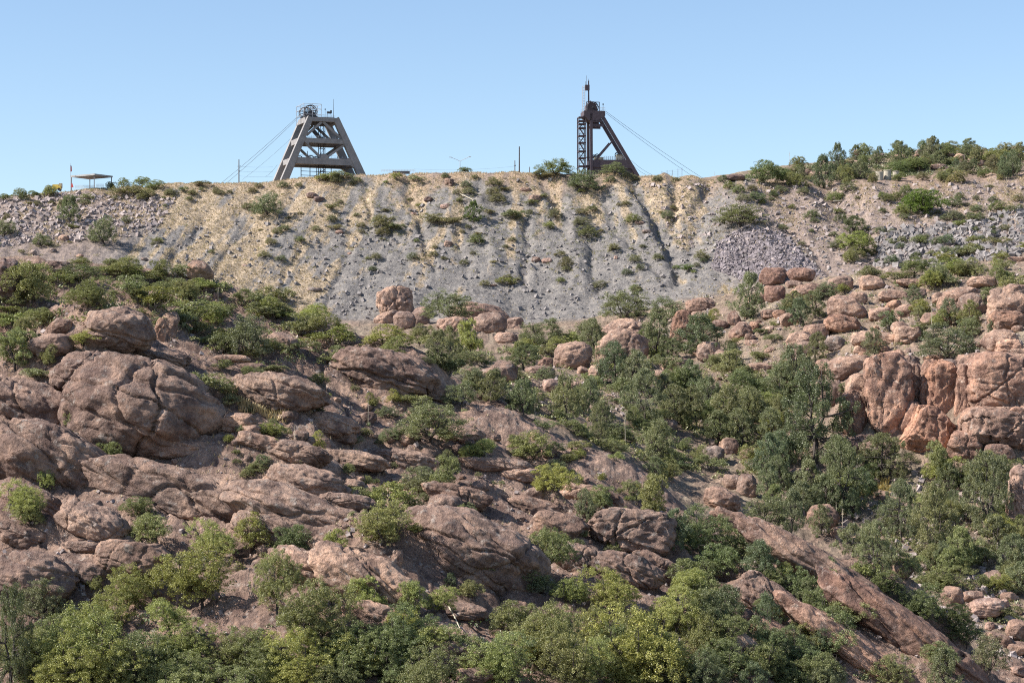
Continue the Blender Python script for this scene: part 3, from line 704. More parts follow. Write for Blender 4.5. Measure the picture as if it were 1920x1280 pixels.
# ------------------------------------------------------------------ rocks
import bmesh
def ico(n):
    b = bmesh.new(); bmesh.ops.create_icosphere(b, subdivisions=n, radius=1.0)
    v = np.array([x.co[:] for x in b.verts], np.float32); f = np.array([[y.index for y in x.verts] for x in b.faces], np.int32); b.free()
    return v, f
ICO = {n: ico(n) for n in (2, 4, 5, 6)}

def rock_shape(style, seed, lev=5, dims=None):
    """unit rock (about -1..1). style: D dome, B boulder, K block, P pillar, S slab, L layered, T triangular slab"""
    v, f = ICO[lev]; d = v.copy(); r = np.random.default_rng(seed)
    hero = style == 'H'; style = 'D' if hero else style
    p = {'D': 2.2, 'B': 2.5, 'K': 4.2, 'P': 3.4, 'S': 3.0, 'L': 3.0, 'T': 6}[style]
    a = np.abs(d) + 1e-6
    R = (a[:, 0] ** p + a[:, 1] ** p + a[:, 2] ** p) ** (-1 / p)
    pos = d * R[:, None]
    off = r.uniform(0, 500, 3).astype(np.float32)
    amp = {'D': .30, 'B': .19, 'K': .15, 'P': .13, 'S': .15, 'L': .14, 'T': .1}[style]
    if hero: amp = .26
    pos = pos * (1 + amp * fbm(pos * 1.15 + off, 3, 1, .55))[:, None]
    for _ in range({'D': 4, 'B': 7, 'K': 8, 'P': 7, 'S': 5, 'L': 4, 'T': 5}[style]):   # planes that broke away
        n = r.normal(size=3); n[2] *= .7; n /= np.linalg.norm(n); o = r.uniform(.68, .95)
        e = pos @ n - o * (np.abs(n).sum() ** .35); q = np.clip(e, 0, None)
        pos = pos - np.outer(q * .88, n)
    if style == 'T': pos[:, 0] = pos[:, 0] * (1 - .62 * pos[:, 2]) - .22 * pos[:, 2]
    if style == 'D': pos[:, 2] = np.where(pos[:, 2] < 0, pos[:, 2] * 1.1, pos[:, 2])
    dm = np.array(dims if dims is not None else (2.0, 2.0, 2.0), np.float32); gm = float(np.prod(dm) ** (1 / 3))
    pos = pos / np.abs(pos).max(0) * dm / gm; wm = pos * gm + off          # gm-sized units, and metres
    g = np.zeros(len(pos))
    nc = {'D': 4, 'B': 2, 'K': 4, 'P': 5, 'S': 2, 'L': 2, 'T': 5}[style] + (2 if gm > 6 else 0)
    wp = pos + .16 * np.stack([fbm(pos * 1.6 + off + k * 9, 3, 4 + k) for k in range(3)], 1)
    ext = float(np.abs(pos).max())
    for k in range(nc):                                   # joints
        n = r.normal(size=3); n /= np.linalg.norm(n)
        if style in 'PT': n[2] *= .12
        if hero and k % 2: n = np.array([.25, .2, 1.0]) + r.normal(size=3) * .15; n /= np.linalg.norm(n)
        e = np.abs(wp @ n - r.uniform(-.55, .55) * float(np.abs(n) @ np.minimum(dm / gm, ext))); w = r.uniform(.014, .034); g += r.uniform(.04, .10) * (1.3 if style in 'PKT' else 1) * np.exp(-(e / w) ** 2)
    ns = {'L': 5, 'S': 2, 'D': 2, 'P': 1, 'K': 1, 'B': 0, 'T': 0}[style]
    hz_ = dm[2] / gm
    for k in range(ns):                                   # bedding
        e = np.abs(wp[:, 2] + .2 * wp[:, 0] - hz_ * (-.8 + 1.6 * (k + r.uniform(.2, .8)) / max(ns, 1))); g += r.uniform(.02, .07) * np.exp(-(e / .03) ** 2)
    h = (.055 if hero else .06) * fbm(pos * 1.3 + off, 3, 9, .5)
    sq = (wm * np.array([1.5, 1.5, .55])) if style in 'PT' else wm * np.array([1, 1, 2.2]) + np.outer(wm[:, 0], [0, 0, .5]); hm = .20 * fbm(sq / 2.6, 4, 12, .6, True) + .17 * fbm(wm / .7, 2, 14, .6)
    lz = (wm[:, 2] + .28 * wm[:, 0] + .8 * fbm(wm / 4, 2, 15)) / 1.5; lf = lz - np.floor(lz); hm = hm + .16 * (np.where(lf < .8, lf / .8, (1 - lf) / .2) - .5) * np.clip(.5 + 1.5 * vn(wm / 5, 19), 0, 1)
    if style in 'PKT': pos = pos + .03 * np.sign(vn(wp * 3.1 + off, 5))[:, None] * np.array([1, 1, .3])
    nd = pos / (dm / gm) ** 2; nd /= np.linalg.norm(nd, axis=1)[:, None]
    pos = pos + nd * (h - g + np.clip(hm / gm, -.12, .12) * min(1.0, .5 + gm / 8))[:, None]
    pos = pos / np.abs(pos).max(0) * (dm if dims is not None else 1.0)
    return mesh_from('rock', pos, f, [M_ROCK], True)

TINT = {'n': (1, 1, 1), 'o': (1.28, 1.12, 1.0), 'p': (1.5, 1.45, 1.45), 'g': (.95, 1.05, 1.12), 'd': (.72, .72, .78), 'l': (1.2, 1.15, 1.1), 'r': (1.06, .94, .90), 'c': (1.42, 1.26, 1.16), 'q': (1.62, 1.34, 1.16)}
LAND = []      # landmarks used to word the labels: (u, v, w, h, phrase)
USED = set()
ITEMS = []     # things whose label is worded at the end: (object, u, v, w, h, what, group)
HERO = []      # outlines of the larger rocks: (u, v, w, h)

def place_rock(u, v, w, h, style, tilt=0, depth=1.0, tint='n', name='boulder', label=None, short=None, seed=None, mesh=None, cat='boulder', group=None, dY=0.0, lev=None, ymin=232, yfix=None):
    Yd = yfix or hit(u, min(v + .32 * h, 1420), 15 if v > 495 and u < 1100 else 5, ymin)
    sz = K * Yd; a, b = w * sz / 2, h * sz / 2
    ry = depth * min(.55 * (a + b), 1.25 * b + .15 * a) if style not in 'PT' else depth * .9 * a
    Yc = Yd + .22 * ry + dY + (6 if depth == .3 else 0) + (.34 * ry if style == 'H' and w > 150 and tilt > 11 else 0)
    if seed is None: seed = int(u * 7 + v * 13)
    if lev is None: lev = 6 if w > 118 else 5 if w > 52 else 4
    me = mesh or rock_shape(style, seed, lev, (a, ry, b))
    o = link(name, me, None, pt(u, v, Yc))
    rz = random.uniform(-.25, .25) if mesh is None else random.uniform(-3.1, 3.1)
    if mesh is None:
        o.rotation_euler = (0, math.radians(tilt), 0); o.scale = (1, 1, 1)
    else:
        o.rotation_euler = (random.uniform(-.2, .2), math.radians(tilt) + random.uniform(-.2, .2), rz); m_ = (a + ry) / 2; o.scale = (m_, m_, b)
    t = TINT[tint]; j = random.uniform(.92, 1.08); o.color = (t[0] * j, t[1] * j, t[2] * j, 1)
    if w > 30: HERO.append((u, v, w, h))
    if label:
        tag(o, label, cat, group); USED.add(label.lower())
        if short: LAND.append((u, v, w, h, short))
    else: ITEMS.append((o, u, v, w, h, None, group, cat, tint, style))
    return o

# u v w h style tilt depth tint | label | short phrase

for ln in ROCKS.strip().split('\n'):
    q = ln.split('|'); t = q[0].split()
    u, v, w, h = map(float, t[:4]); st = t[4]
    nm, ct = {'D': ('rock_outcrop', 'rock outcrop'), 'H': ('rock_outcrop', 'rock outcrop'), 'P': ('rock_spire', 'rock spire'), 'S': ('flat_rock', 'flat rock'), 'T': ('flat_rock', 'flat rock')}.get(st, ('boulder', 'boulder'))
    place_rock(u, v, w, h, st, float(t[5]), float(t[6]), t[7], nm, q[1] if len(q) > 1 else None, q[2] if len(q) > 2 else None, cat=ct)

# smaller boulders strewn over the slopes
RM = {'B': [rock_shape('B', 900 + i, 4) for i in range(6)], 'S': [rock_shape('S', 930 + i, 4) for i in range(4)], 'K': [rock_shape('K', 960 + i, 4) for i in range(5)]}
def inside(u, v, poly):
    c = False; n = len(poly)
    for i in range(n):
        (a, b), (d, e) = poly[i], poly[i - 1]
        if (b > v) != (e > v) and u < (d - a) * (v - b) / (e - b) + a: c = not c
    return c
def on_hero(u, v, f=.42):
    return any(((u - a) / (w * f + 2)) ** 2 + ((v - b) / (h * f + 2)) ** 2 < 1 for a, b, w, h in HERO)
def scatter(poly, n, rnd, f=.42):
    us = [p[0] for p in poly]; vs = [p[1] for p in poly]; out = []; k = 0
    while len(out) < n and k < n * 60:
        k += 1; u = rnd.uniform(min(us), max(us)); v = rnd.uniform(min(vs), max(vs))
        if not inside(u, v, poly) or (f and on_hero(u, v, f)): continue
        out.append((u, v))
    return out
R0 = random.Random(11)
SC_ROCKS = [([(1290,600),(1920,500),(1920,640),(1560,690),(1480,760),(1300,720)], 52, 10, 34, 'lno'),
            ([(1330,780),(1560,860),(1920,900),(1920,1230),(1700,1060),(1500,960),(1330,880)], 42, 10, 30, 'lpg'),
            ([(1390,345),(1500,310),(1640,280),(1910,280),(1910,330),(1700,330),(1400,345)], 30, 9, 24, 'nld'),
            ([(640,690),(1000,640),(1280,700),(1280,860),(900,850)], 26, 10, 26, 'lng'),
            ([(400,690),(760,760),(1120,880),(1120,1020),(700,1020),(420,900)], 80, 12, 44, 'nln'),
            ([(0,700),(420,900),(640,1180),(0,1100)], 34, 12, 40, 'nl'),
            ([(0,490),(330,500),(620,640),(400,660),(0,600)], 14, 10, 26, 'nl'),
            ([(1830,1080),(1920,1080),(1920,1280),(1860,1250)], 9, 14, 34, 'pl')]
for poly, n, w0, w1, tn in SC_ROCKS:
    for u, v in scatter(poly, n, R0, .36):
        w = w0 + (w1 - w0) * R0.random() ** 2; st = R0.choice('BBSK'); h = w * (R0.uniform(.3, .5) if st == 'S' else R0.uniform(.6, .95))
        place_rock(u, v, w, h, st, R0.uniform(-20, 20), 1, R0.choice(tn), 'flat_rock' if st == 'S' else 'boulder', mesh=R0.choice(RM[st]), cat='flat rock' if st == 'S' else 'boulder')

# loose stone: too many and too small to pick apart
CUBE = np.array([[-1,-1,-1],[1,-1,-1],[1,1,-1],[-1,1,-1],[-1,-1,1],[1,-1,1],[1,1,1],[-1,1,1]], np.float32) * .6
CF = np.array([[0,2,1],[0,3,2],[4,5,6],[4,6,7],[0,1,5],[0,5,4],[1,2,6],[1,6,5],[2,3,7],[2,7,6],[3,0,4],[3,4,7]], np.int32)
def rand_rot(n, rg):
    q = rg.normal(size=(n, 4)); q /= np.linalg.norm(q, axis=1)[:, None]; w, x, y, z = q.T
    return np.stack([np.stack([1-2*(y*y+z*z), 2*(x*y-z*w), 2*(x*z+y*w)], 1), np.stack([2*(x*y+z*w), 1-2*(x*x+z*z), 2*(y*z-x*w)], 1), np.stack([2*(x*z-y*w), 2*(y*z+x*w), 1-2*(x*x+y*y)], 1)], 1)
def ground_many(us, vs, ymin):
    return np.array([ground(u, v, 0, ymin)[:] for u, v in zip(us, vs)])
def stones(name, poly, n, s0, s1, mat, label, seed, ymin=232, flat=.7, mask=None):
    rg = np.random.default_rng(seed); us = []; vs = []
    lo = np.min(poly, 0); hi = np.max(poly, 0)
    while len(us) < n:
        u = rg.uniform(lo[0], hi[0]); v = rg.uniform(lo[1], hi[1])
        if inside(u, v, poly) and (mask is None or mask(u, v, rg)): us.append(u); vs.append(v)
    C = ground_many(us, vs, ymin); s = s0 + (s1 - s0) * rg.random(n) ** 4.5
    sh = CUBE[None] * rg.uniform(.68, 1.1, (n, 8, 1)) * rg.uniform([.7, .7, .5], [1.15, 1.15, .95], (n, 1, 3))
    V_ = np.einsum('nij,nkj->nki', rand_rot(n, rg), sh) * s[:, None, None] + C[:, None, :] + np.array([0, 0, .15]) * s[:, None, None]
    F_ = CF[None] + (np.arange(n) * 8)[:, None, None]
    me = mesh_from(name, V_.reshape(-1, 3), F_.reshape(-1, 3), [mat])
    return tag(link(name, me), label, None, None, 'stuff')
stones('loose_stone', [(1345,455),(1400,425),(1470,440),(1540,515),(1500,530),(1400,528),(1335,505)], 6000, .35, 1.25, M_FAN, 'fan of loose grey stones spilling down to the reddish boulders', 1, 690)
stones('talus_rubble', [(-160,385),(120,362),(330,375),(290,440),(130,455),(-160,475)], 4800, .22, 1.6, M_STONE, 'pinkish rubble covering the slope under the shade shelter', 2, 690)
stones('stone_debris', [(1650,430),(1780,420),(1920,390),(1920,480),(1760,505),(1640,500)], 3400, .25, 2.0, M_GSTONE, 'grey stone debris under the round green bush on the far bank', 3, 640)
stones('gravel', [(260,345),(1560,335),(1560,520),(1200,600),(640,600),(300,500)], 4200, .15, 1.3, M_GSTONE, 'scattered stones over the grey and tan spoil slope', 4, 690, mask=lambda u, v, r: r.random() < .15 + .85 * sst(360, 470, v))
stones('rubble', [(1200,345),(1920,340),(1920,480),(1560,530),(1280,470)], 2200, .25, 1.5, M_STONE, 'broken stone strewn over the brown bank behind the stone fan', 5, 690)
stones('pebbles', [(1290,560),(1920,490),(1920,700),(1560,720),(1300,800),(900,760)], 2200, .15, .9, M_STONE, 'small rocks scattered through the brushy right slope', 6, 395)
stones('slope_gravel', [(0,560),(640,640),(1120,880),(1300,980),(1900,1280),(0,1280)], 2200, .10, .55, M_STONE, 'small broken stones on the ledges of the slickrock hillside', 7)
stones('wash_stones', [(1480,870),(1920,900),(1920,1260),(1850,1230),(1500,960)], 1200, .2, 1.2, M_STONE, 'pale stones lying in the wash among the trees', 8, 330)
# ------------------------------------------------------------------ plants
def leaf_mesh(name, C, NRM, S, mat, rnd, asp=.55):
    """one small rhomb per leaf spray: centres C, normals NRM, sizes S"""
    n = len(C); t = RNG.normal(size=(n, 3)); a = np.cross(NRM, t); a /= np.linalg.norm(a, axis=1)[:, None] + 1e-9
    b = np.cross(NRM, a); b /= np.linalg.norm(b, axis=1)[:, None] + 1e-9
    S = S[:, None]
    V_ = np.stack([C - a * S, C - b * S * asp + NRM * S * .15, C + a * S, C + b * S * asp + NRM * S * .15], 1).reshape(-1, 3)
    F_ = np.arange(n * 4).reshape(n, 4)
    me = mesh_from(name, V_, F_, [mat])
    at = me.attributes.new('leaf_rnd', 'FLOAT', 'FACE'); at.data.foreach_set('value', rnd.astype(np.float32))
    return me
def tubes_mesh(name, paths, mat, k=4):
    V_ = []; F_ = []; n0 = 0
    for pts, r0, r1 in paths:
        m = len(pts)
        for i, p in enumerate(pts):
            t = pts[min(i + 1, m - 1)] - pts[max(i - 1, 0)]; t = t / (np.linalg.norm(t) + 1e-9)
            u = np.cross(t, [.3, .9, .1]); u /= np.linalg.norm(u) + 1e-9; v = np.cross(t, u); r = r0 + (r1 - r0) * i / (m - 1)
            for j in range(k):
                a = 2 * math.pi * j / k; V_.append(p + (u * math.cos(a) + v * math.sin(a)) * r)
        for i in range(m - 1):
            for j in range(k):
                a = n0 + i * k + j; b = n0 + i * k + (j + 1) % k; F_.append((a, b, b + k, a + k))
        n0 += m * k
    return mesh_from(name, np.array(V_), np.array(F_), [mat], True)

def crown_centres(kind, rg):
    """clump centres (unit tree: height 1, half width .5)"""
    out = []
    if kind == 'oak':
        lobes = [(rg.uniform(-.32, .32), rg.uniform(-.32, .32), rg.uniform(.16, .80), rg.uniform(.15, .26)) for _ in range(11)] + [(rg.uniform(-.1, .1), 0, .84, .16), (-.34, rg.uniform(-.1, .1), .34, .15), (.34, rg.uniform(-.1, .1), .38, .15)]
        for x, y, z, r in lobes:
            for _ in range(int(28 * (r / .2) ** 1.5)):
                d = rg.normal(size=3); d /= np.linalg.norm(d); d[2] = abs(d[2]) * 1.1 - .3
                out.append((x + d[0] * r, y + d[1] * r, min(z + d[2] * r * .95, .97), rg.uniform(.03, .065)))
        for _ in range(8):
            a = rg.uniform(0, 6.28); rr = rg.uniform(.1, .38); out.append((math.cos(a) * rr, math.sin(a) * rr, rg.uniform(.35, .95), .03))
    elif kind == 'bush':
        lobes = [(rg.uniform(-.30, .30), rg.uniform(-.30, .30), rg.uniform(.12, .62), rg.uniform(.16, .32)) for _ in range(10)]
        for x, y, z, r in lobes:
            for _ in range(int(30 * (r / .22) ** 1.6)):
                d = rg.normal(size=3); d /= np.linalg.norm(d); d[2] = abs(d[2]) * 1.1 - .25
                out.append((x + d[0] * r, y + d[1] * r, max(.03, min(z + d[2] * r * 1.35, 1.0)), rg.uniform(.03, .065)))
    elif kind == 'juniper':
        n = 175
        lean = rg.uniform(-.12, .12)
        for _ in range(n):
            z = rg.uniform(.05, .98) ** .9; w = .46 * (1 - ((z - .30) / .72) ** 2 if z > .30 else .55 + .45 * z / .30) ** .8 * (1 + .30 * math.sin(z * 17 + lean * 50))
            a = rg.uniform(0, 6.28); rr = w * rg.uniform(.35, 1) ** .6
            out.append((math.cos(a) * rr + lean * z, math.sin(a) * rr, z, rg.uniform(.035, .075)))
    elif kind == 'mesquite':
        for _ in range(190):
            d = rg.normal(size=3); d /= np.linalg.norm(d); d[2] = abs(d[2]); r = rg.uniform(.62, 1) * (1 + .18 * math.sin(d[0] * 5 + d[1] * 4 + rg.uniform(-.5, .5)))
            out.append((d[0] * .48 * r, d[1] * .48 * r, .12 + d[2] * .84 * min(r, 1), rg.uniform(.04, .08)))
    else:   # shrub
        lobes = [(rg.uniform(-.34, .34), rg.uniform(-.34, .34), rg.uniform(.15, .52), rg.uniform(.18, .34)) for _ in range(7)]
        for x, y, z, r in lobes:
            for _ in range(13):
                d = rg.normal(size=3); d /= np.linalg.norm(d); d[2] = abs(d[2])
                out.append((x + d[0] * r * .8, y + d[1] * r * .8, min(.98, z + d[2] * r * 1.25), rg.uniform(.06, .11)))
    return np.array(out)

KIND = {'oak': (M_OAK, 62, .0128, 0), 'bush': (M_OAK, 50, .0130, 0), 'juniper': (M_JUN, 88, .0130, 0), 'mesquite': (M_MESQ, 52, .0155, 0), 'shrub': (M_SHRUB, 46, .024, 0)}
def make_variant(kind, seed, big=False):
    rg = np.random.default_rng(seed); cc = crown_centres(kind, rg); mat, per, ls, _ = KIND[kind]
    if big:                                     # a large tree shows more and finer sprays
        e = np.repeat(cc, 2, 0); e[:, :3] += rg.normal(size=(len(e), 3)) * .035; e[:, 3] *= .72; e[:, 2] = np.clip(e[:, 2], .03, 1); cc = e; ls *= .70
    n = len(cc) * per
    c = np.repeat(cc, per, 0)
    g = rg.normal(size=(n, 3)); g *= (rg.random((n, 1)) ** .33) / (np.linalg.norm(g, axis=1)[:, None] + 1e-9)
    flat = {'oak': (1.1, 1.1, .85), 'bush': (1.05, 1.05, .95), 'juniper': (.9, .9, 1.1), 'mesquite': (1.1, 1.1, .9), 'shrub': (1, 1, .9)}[kind]
    C = c[:, :3] + g * c[:, 3:4] * np.array(flat) * 1.15
    up = rg.normal(size=(n, 3)) * .75 + np.array([0, 0, .75 if kind != 'juniper' else .2]) + g * .6
    up /= np.linalg.norm(up, axis=1)[:, None]
    S = ls * rg.uniform(.4, 1.45, n)
    C[:, 2] = np.maximum(C[:, 2], .01)
    rnd = np.clip(.5 + .28 * rg.normal(size=n) + .2 * np.repeat(rg.normal(size=len(cc)), per), 0, 1)
    crown = leaf_mesh('crown', C, up, S, mat, rnd, .5)
    # limbs
    paths = []; arr = lambda *a: np.array(a, float)
    if kind == 'shrub':
        for i in rg.choice(len(cc), 22, False):
            e = cc[i, :3]; b = arr(rg.uniform(-.06, .06), rg.uniform(-.06, .06), -.08); paths.append(([b, (b + e) / 2 + arr(0, 0, .03), e], .012, .004))
    else:
        nl = {'oak': 5, 'bush': 6, 'juniper': 3, 'mesquite': 6}[kind]; limbs = []
        tr = {'oak': .024, 'bush': .016, 'juniper': .030, 'mesquite': .02}[kind]
        fork = arr(rg.uniform(-.03, .03), rg.uniform(-.03, .03), .22 if kind in ('oak', 'juniper') else .08)
        paths.append(([arr(0, 0, -.10), arr(.01, 0, .05), fork], tr * 1.35, tr))
        for k in range(nl):
            a = 6.28 * k / nl + rg.uniform(-.5, .5); rr = {'oak': .26, 'bush': .3, 'juniper': .10, 'mesquite': .3}[kind] * rg.uniform(.6, 1.1)
            top = arr(math.cos(a) * rr, math.sin(a) * rr, rg.uniform(.55, .9)); 
            mid_ = fork * .5 + top * .5 + arr(math.cos(a) * .05, math.sin(a) * .05, -.04) + rg.normal(size=3) * .02
            limb = [fork, (fork + mid_) / 2 + rg.normal(size=3) * .012, mid_, (mid_ + top) / 2 + rg.normal(size=3) * .015, top]
            limbs += limb[1:]; paths.append((limb, tr * .75, tr * .2))
        L_ = np.array(limbs)
        for i in rg.choice(len(cc), min(70, len(cc)), False):
            e = cc[i, :3]; dd = np.linalg.norm((L_ - e) * np.array([1, 1, 1.3]) + np.array([0, 0, .1]), axis=1); b = L_[int(dd.argmin())]
            paths.append(([b, (b + e) / 2 + rg.normal(size=3) * .012, e], tr * .28, .0025))
    trunk = tubes_mesh('trunk', paths, M_BARK if kind != 'shrub' else M_TWIG)
    if kind == 'shrub':                        # one mesh: stems and leaves
        nv = len(crown.vertices); cv = np.empty(nv * 3, np.float32); crown.vertices.foreach_get('co', cv)
        tv = np.empty(len(trunk.vertices) * 3, np.float32); trunk.vertices.foreach_get('co', tv)
        F1 = np.arange(nv).reshape(-1, 4); tf = np.empty(len(trunk.loops), np.int32); trunk.loops.foreach_get('vertex_index', tf); F2 = tf.reshape(-1, 4) + nv
        me = mesh_from('shrub', np.concatenate([cv, tv]).reshape(-1, 3), np.concatenate([F1, F2]), [mat, M_TWIG], False, np.concatenate([np.zeros(len(F1)), np.ones(len(F2))]))
        at = me.attributes.new('leaf_rnd', 'FLOAT', 'FACE'); at.data.foreach_set('value', np.concatenate([rnd, np.zeros(len(F2))]).astype(np.float32))
        return me
    return trunk, crown
VAR = {'bush': [make_variant('bush', 150 + i) for i in range(5)], 'oak': [make_variant('oak', 100 + i) for i in range(4)], 'juniper': [make_variant('juniper', 200 + i) for i in range(4)],
       'mesquite': [make_variant('mesquite', 300 + i) for i in range(3)], 'shrub': [make_variant('shrub', 400 + i) for i in range(6)]}
BIG = {k: [make_variant(k, 600 + 10 * n + i, True) for i in range(2)] for n, k in enumerate(('oak', 'bush', 'juniper', 'mesquite'))}
def make_dead(seed):
    rg = np.random.default_rng(seed); paths = []
    def grow(p, d, l, r, n):
        pts = [p]; 
        for _ in range(3):
            d = d + rg.normal(size=3) * .22; d /= np.linalg.norm(d); p = p + d * l / 3; pts.append(p)
        paths.append((pts, r, r * .5))
        if n > 0:
            for _ in range(3): grow(pts[rg.integers(1, 4)], d + rg.normal(size=3) * .6, l * .68, r * .55, n - 1)
    for k in range(5): grow(np.array([0, 0, -.05]), np.array([rg.normal() * .4, rg.normal() * .4, 1]), .42, .014, 4)
    return tubes_mesh('bare_bush', paths, M_TWIG, 3)
DEAD = [make_dead(500 + i) for i in range(3)]

# tints: leaf colour of the individual plant
PT = {'n': ((1, 1, 1), 'green'), 'y': ((1.12, 1.13, .84), 'yellow-green'), 'b': ((1.25, 1.25, 1.0), 'bright green'), 'd': ((.78, .87, .88), 'dark green'),
      'g': ((1.05, 1.02, 1.15), 'grey-green'), 't': ((1.3, 1.12, 1.15), 'tan'), 'r': ((1.12, .98, 1.1), 'brownish'), 'v': ((.58, .80, .40), 'deep green')}
NAMES = {'bush': ('leafy_bush', 'bush'), 'oak': ('leafy_tree', 'tree'), 'juniper': ('juniper_tree', 'tree'), 'mesquite': ('feathery_tree', 'tree'), 'shrub': ('shrub', 'shrub'), 'dead': ('bare_bush', 'bush')}
RP = random.Random(5)
def plant(kind, u, vb, w, h, tint='n', group=None, ymin=232, tol=5):
    if kind == 'oak' and (h < 1.02 * w or w < 40): kind = 'bush'
    if vb > 505 and u < 1100: tol = 12
    g = ground(u, min(vb, 1285) - 1, tol, ymin)
    if vb > 1285: g = ground(u, 1285, tol, ymin); g = g + Vector((0, -(vb - 1285) * .16, 0)); g.z = gz(u, g.y); g.x = (u - 960) * K * g.y
    s = K * g.y; sx, sz = w * s * 1.16, h * s * 1.05
    nm, cat = NAMES[kind]; lk = kind
    if kind == 'mesquite' and max(w, h) < 48: nm, cat, lk = 'feathery_shrub', 'shrub', 'fshrub'
    t = PT[tint][0]; j = RP.uniform(.85, 1.15); jj = RP.uniform(.93, 1.07)
    col = (t[0] * j * jj, t[1] * j, t[2] * j / jj, 1)
    rot = RP.uniform(0, 6.28); sc = (sx, sx * RP.uniform(.85, 1.1), sz)
    if kind in ('shrub', 'dead'):
        o = link(nm, RP.choice(VAR['shrub'] if kind == 'shrub' else DEAD), None, g); o.rotation_euler = (0, 0, rot); o.scale = sc; o.color = col
        if kind == 'dead': o.scale = (sx * 1.1, sx * 1.1, sz * 1.1)
    else:
        tr, cr = RP.choice((BIG if max(w, h) > 88 else VAR)[kind]); o = link(nm, None, None, g); o.rotation_euler = (0, 0, rot); o.scale = sc
        a = link('trunk', tr, o); b = link('crown', cr, o); b.color = col; a.color = col
    ITEMS.append((o, u, vb - h / 2, w, h, (lk, tint), group, cat, tint, 'plant'))
    return o

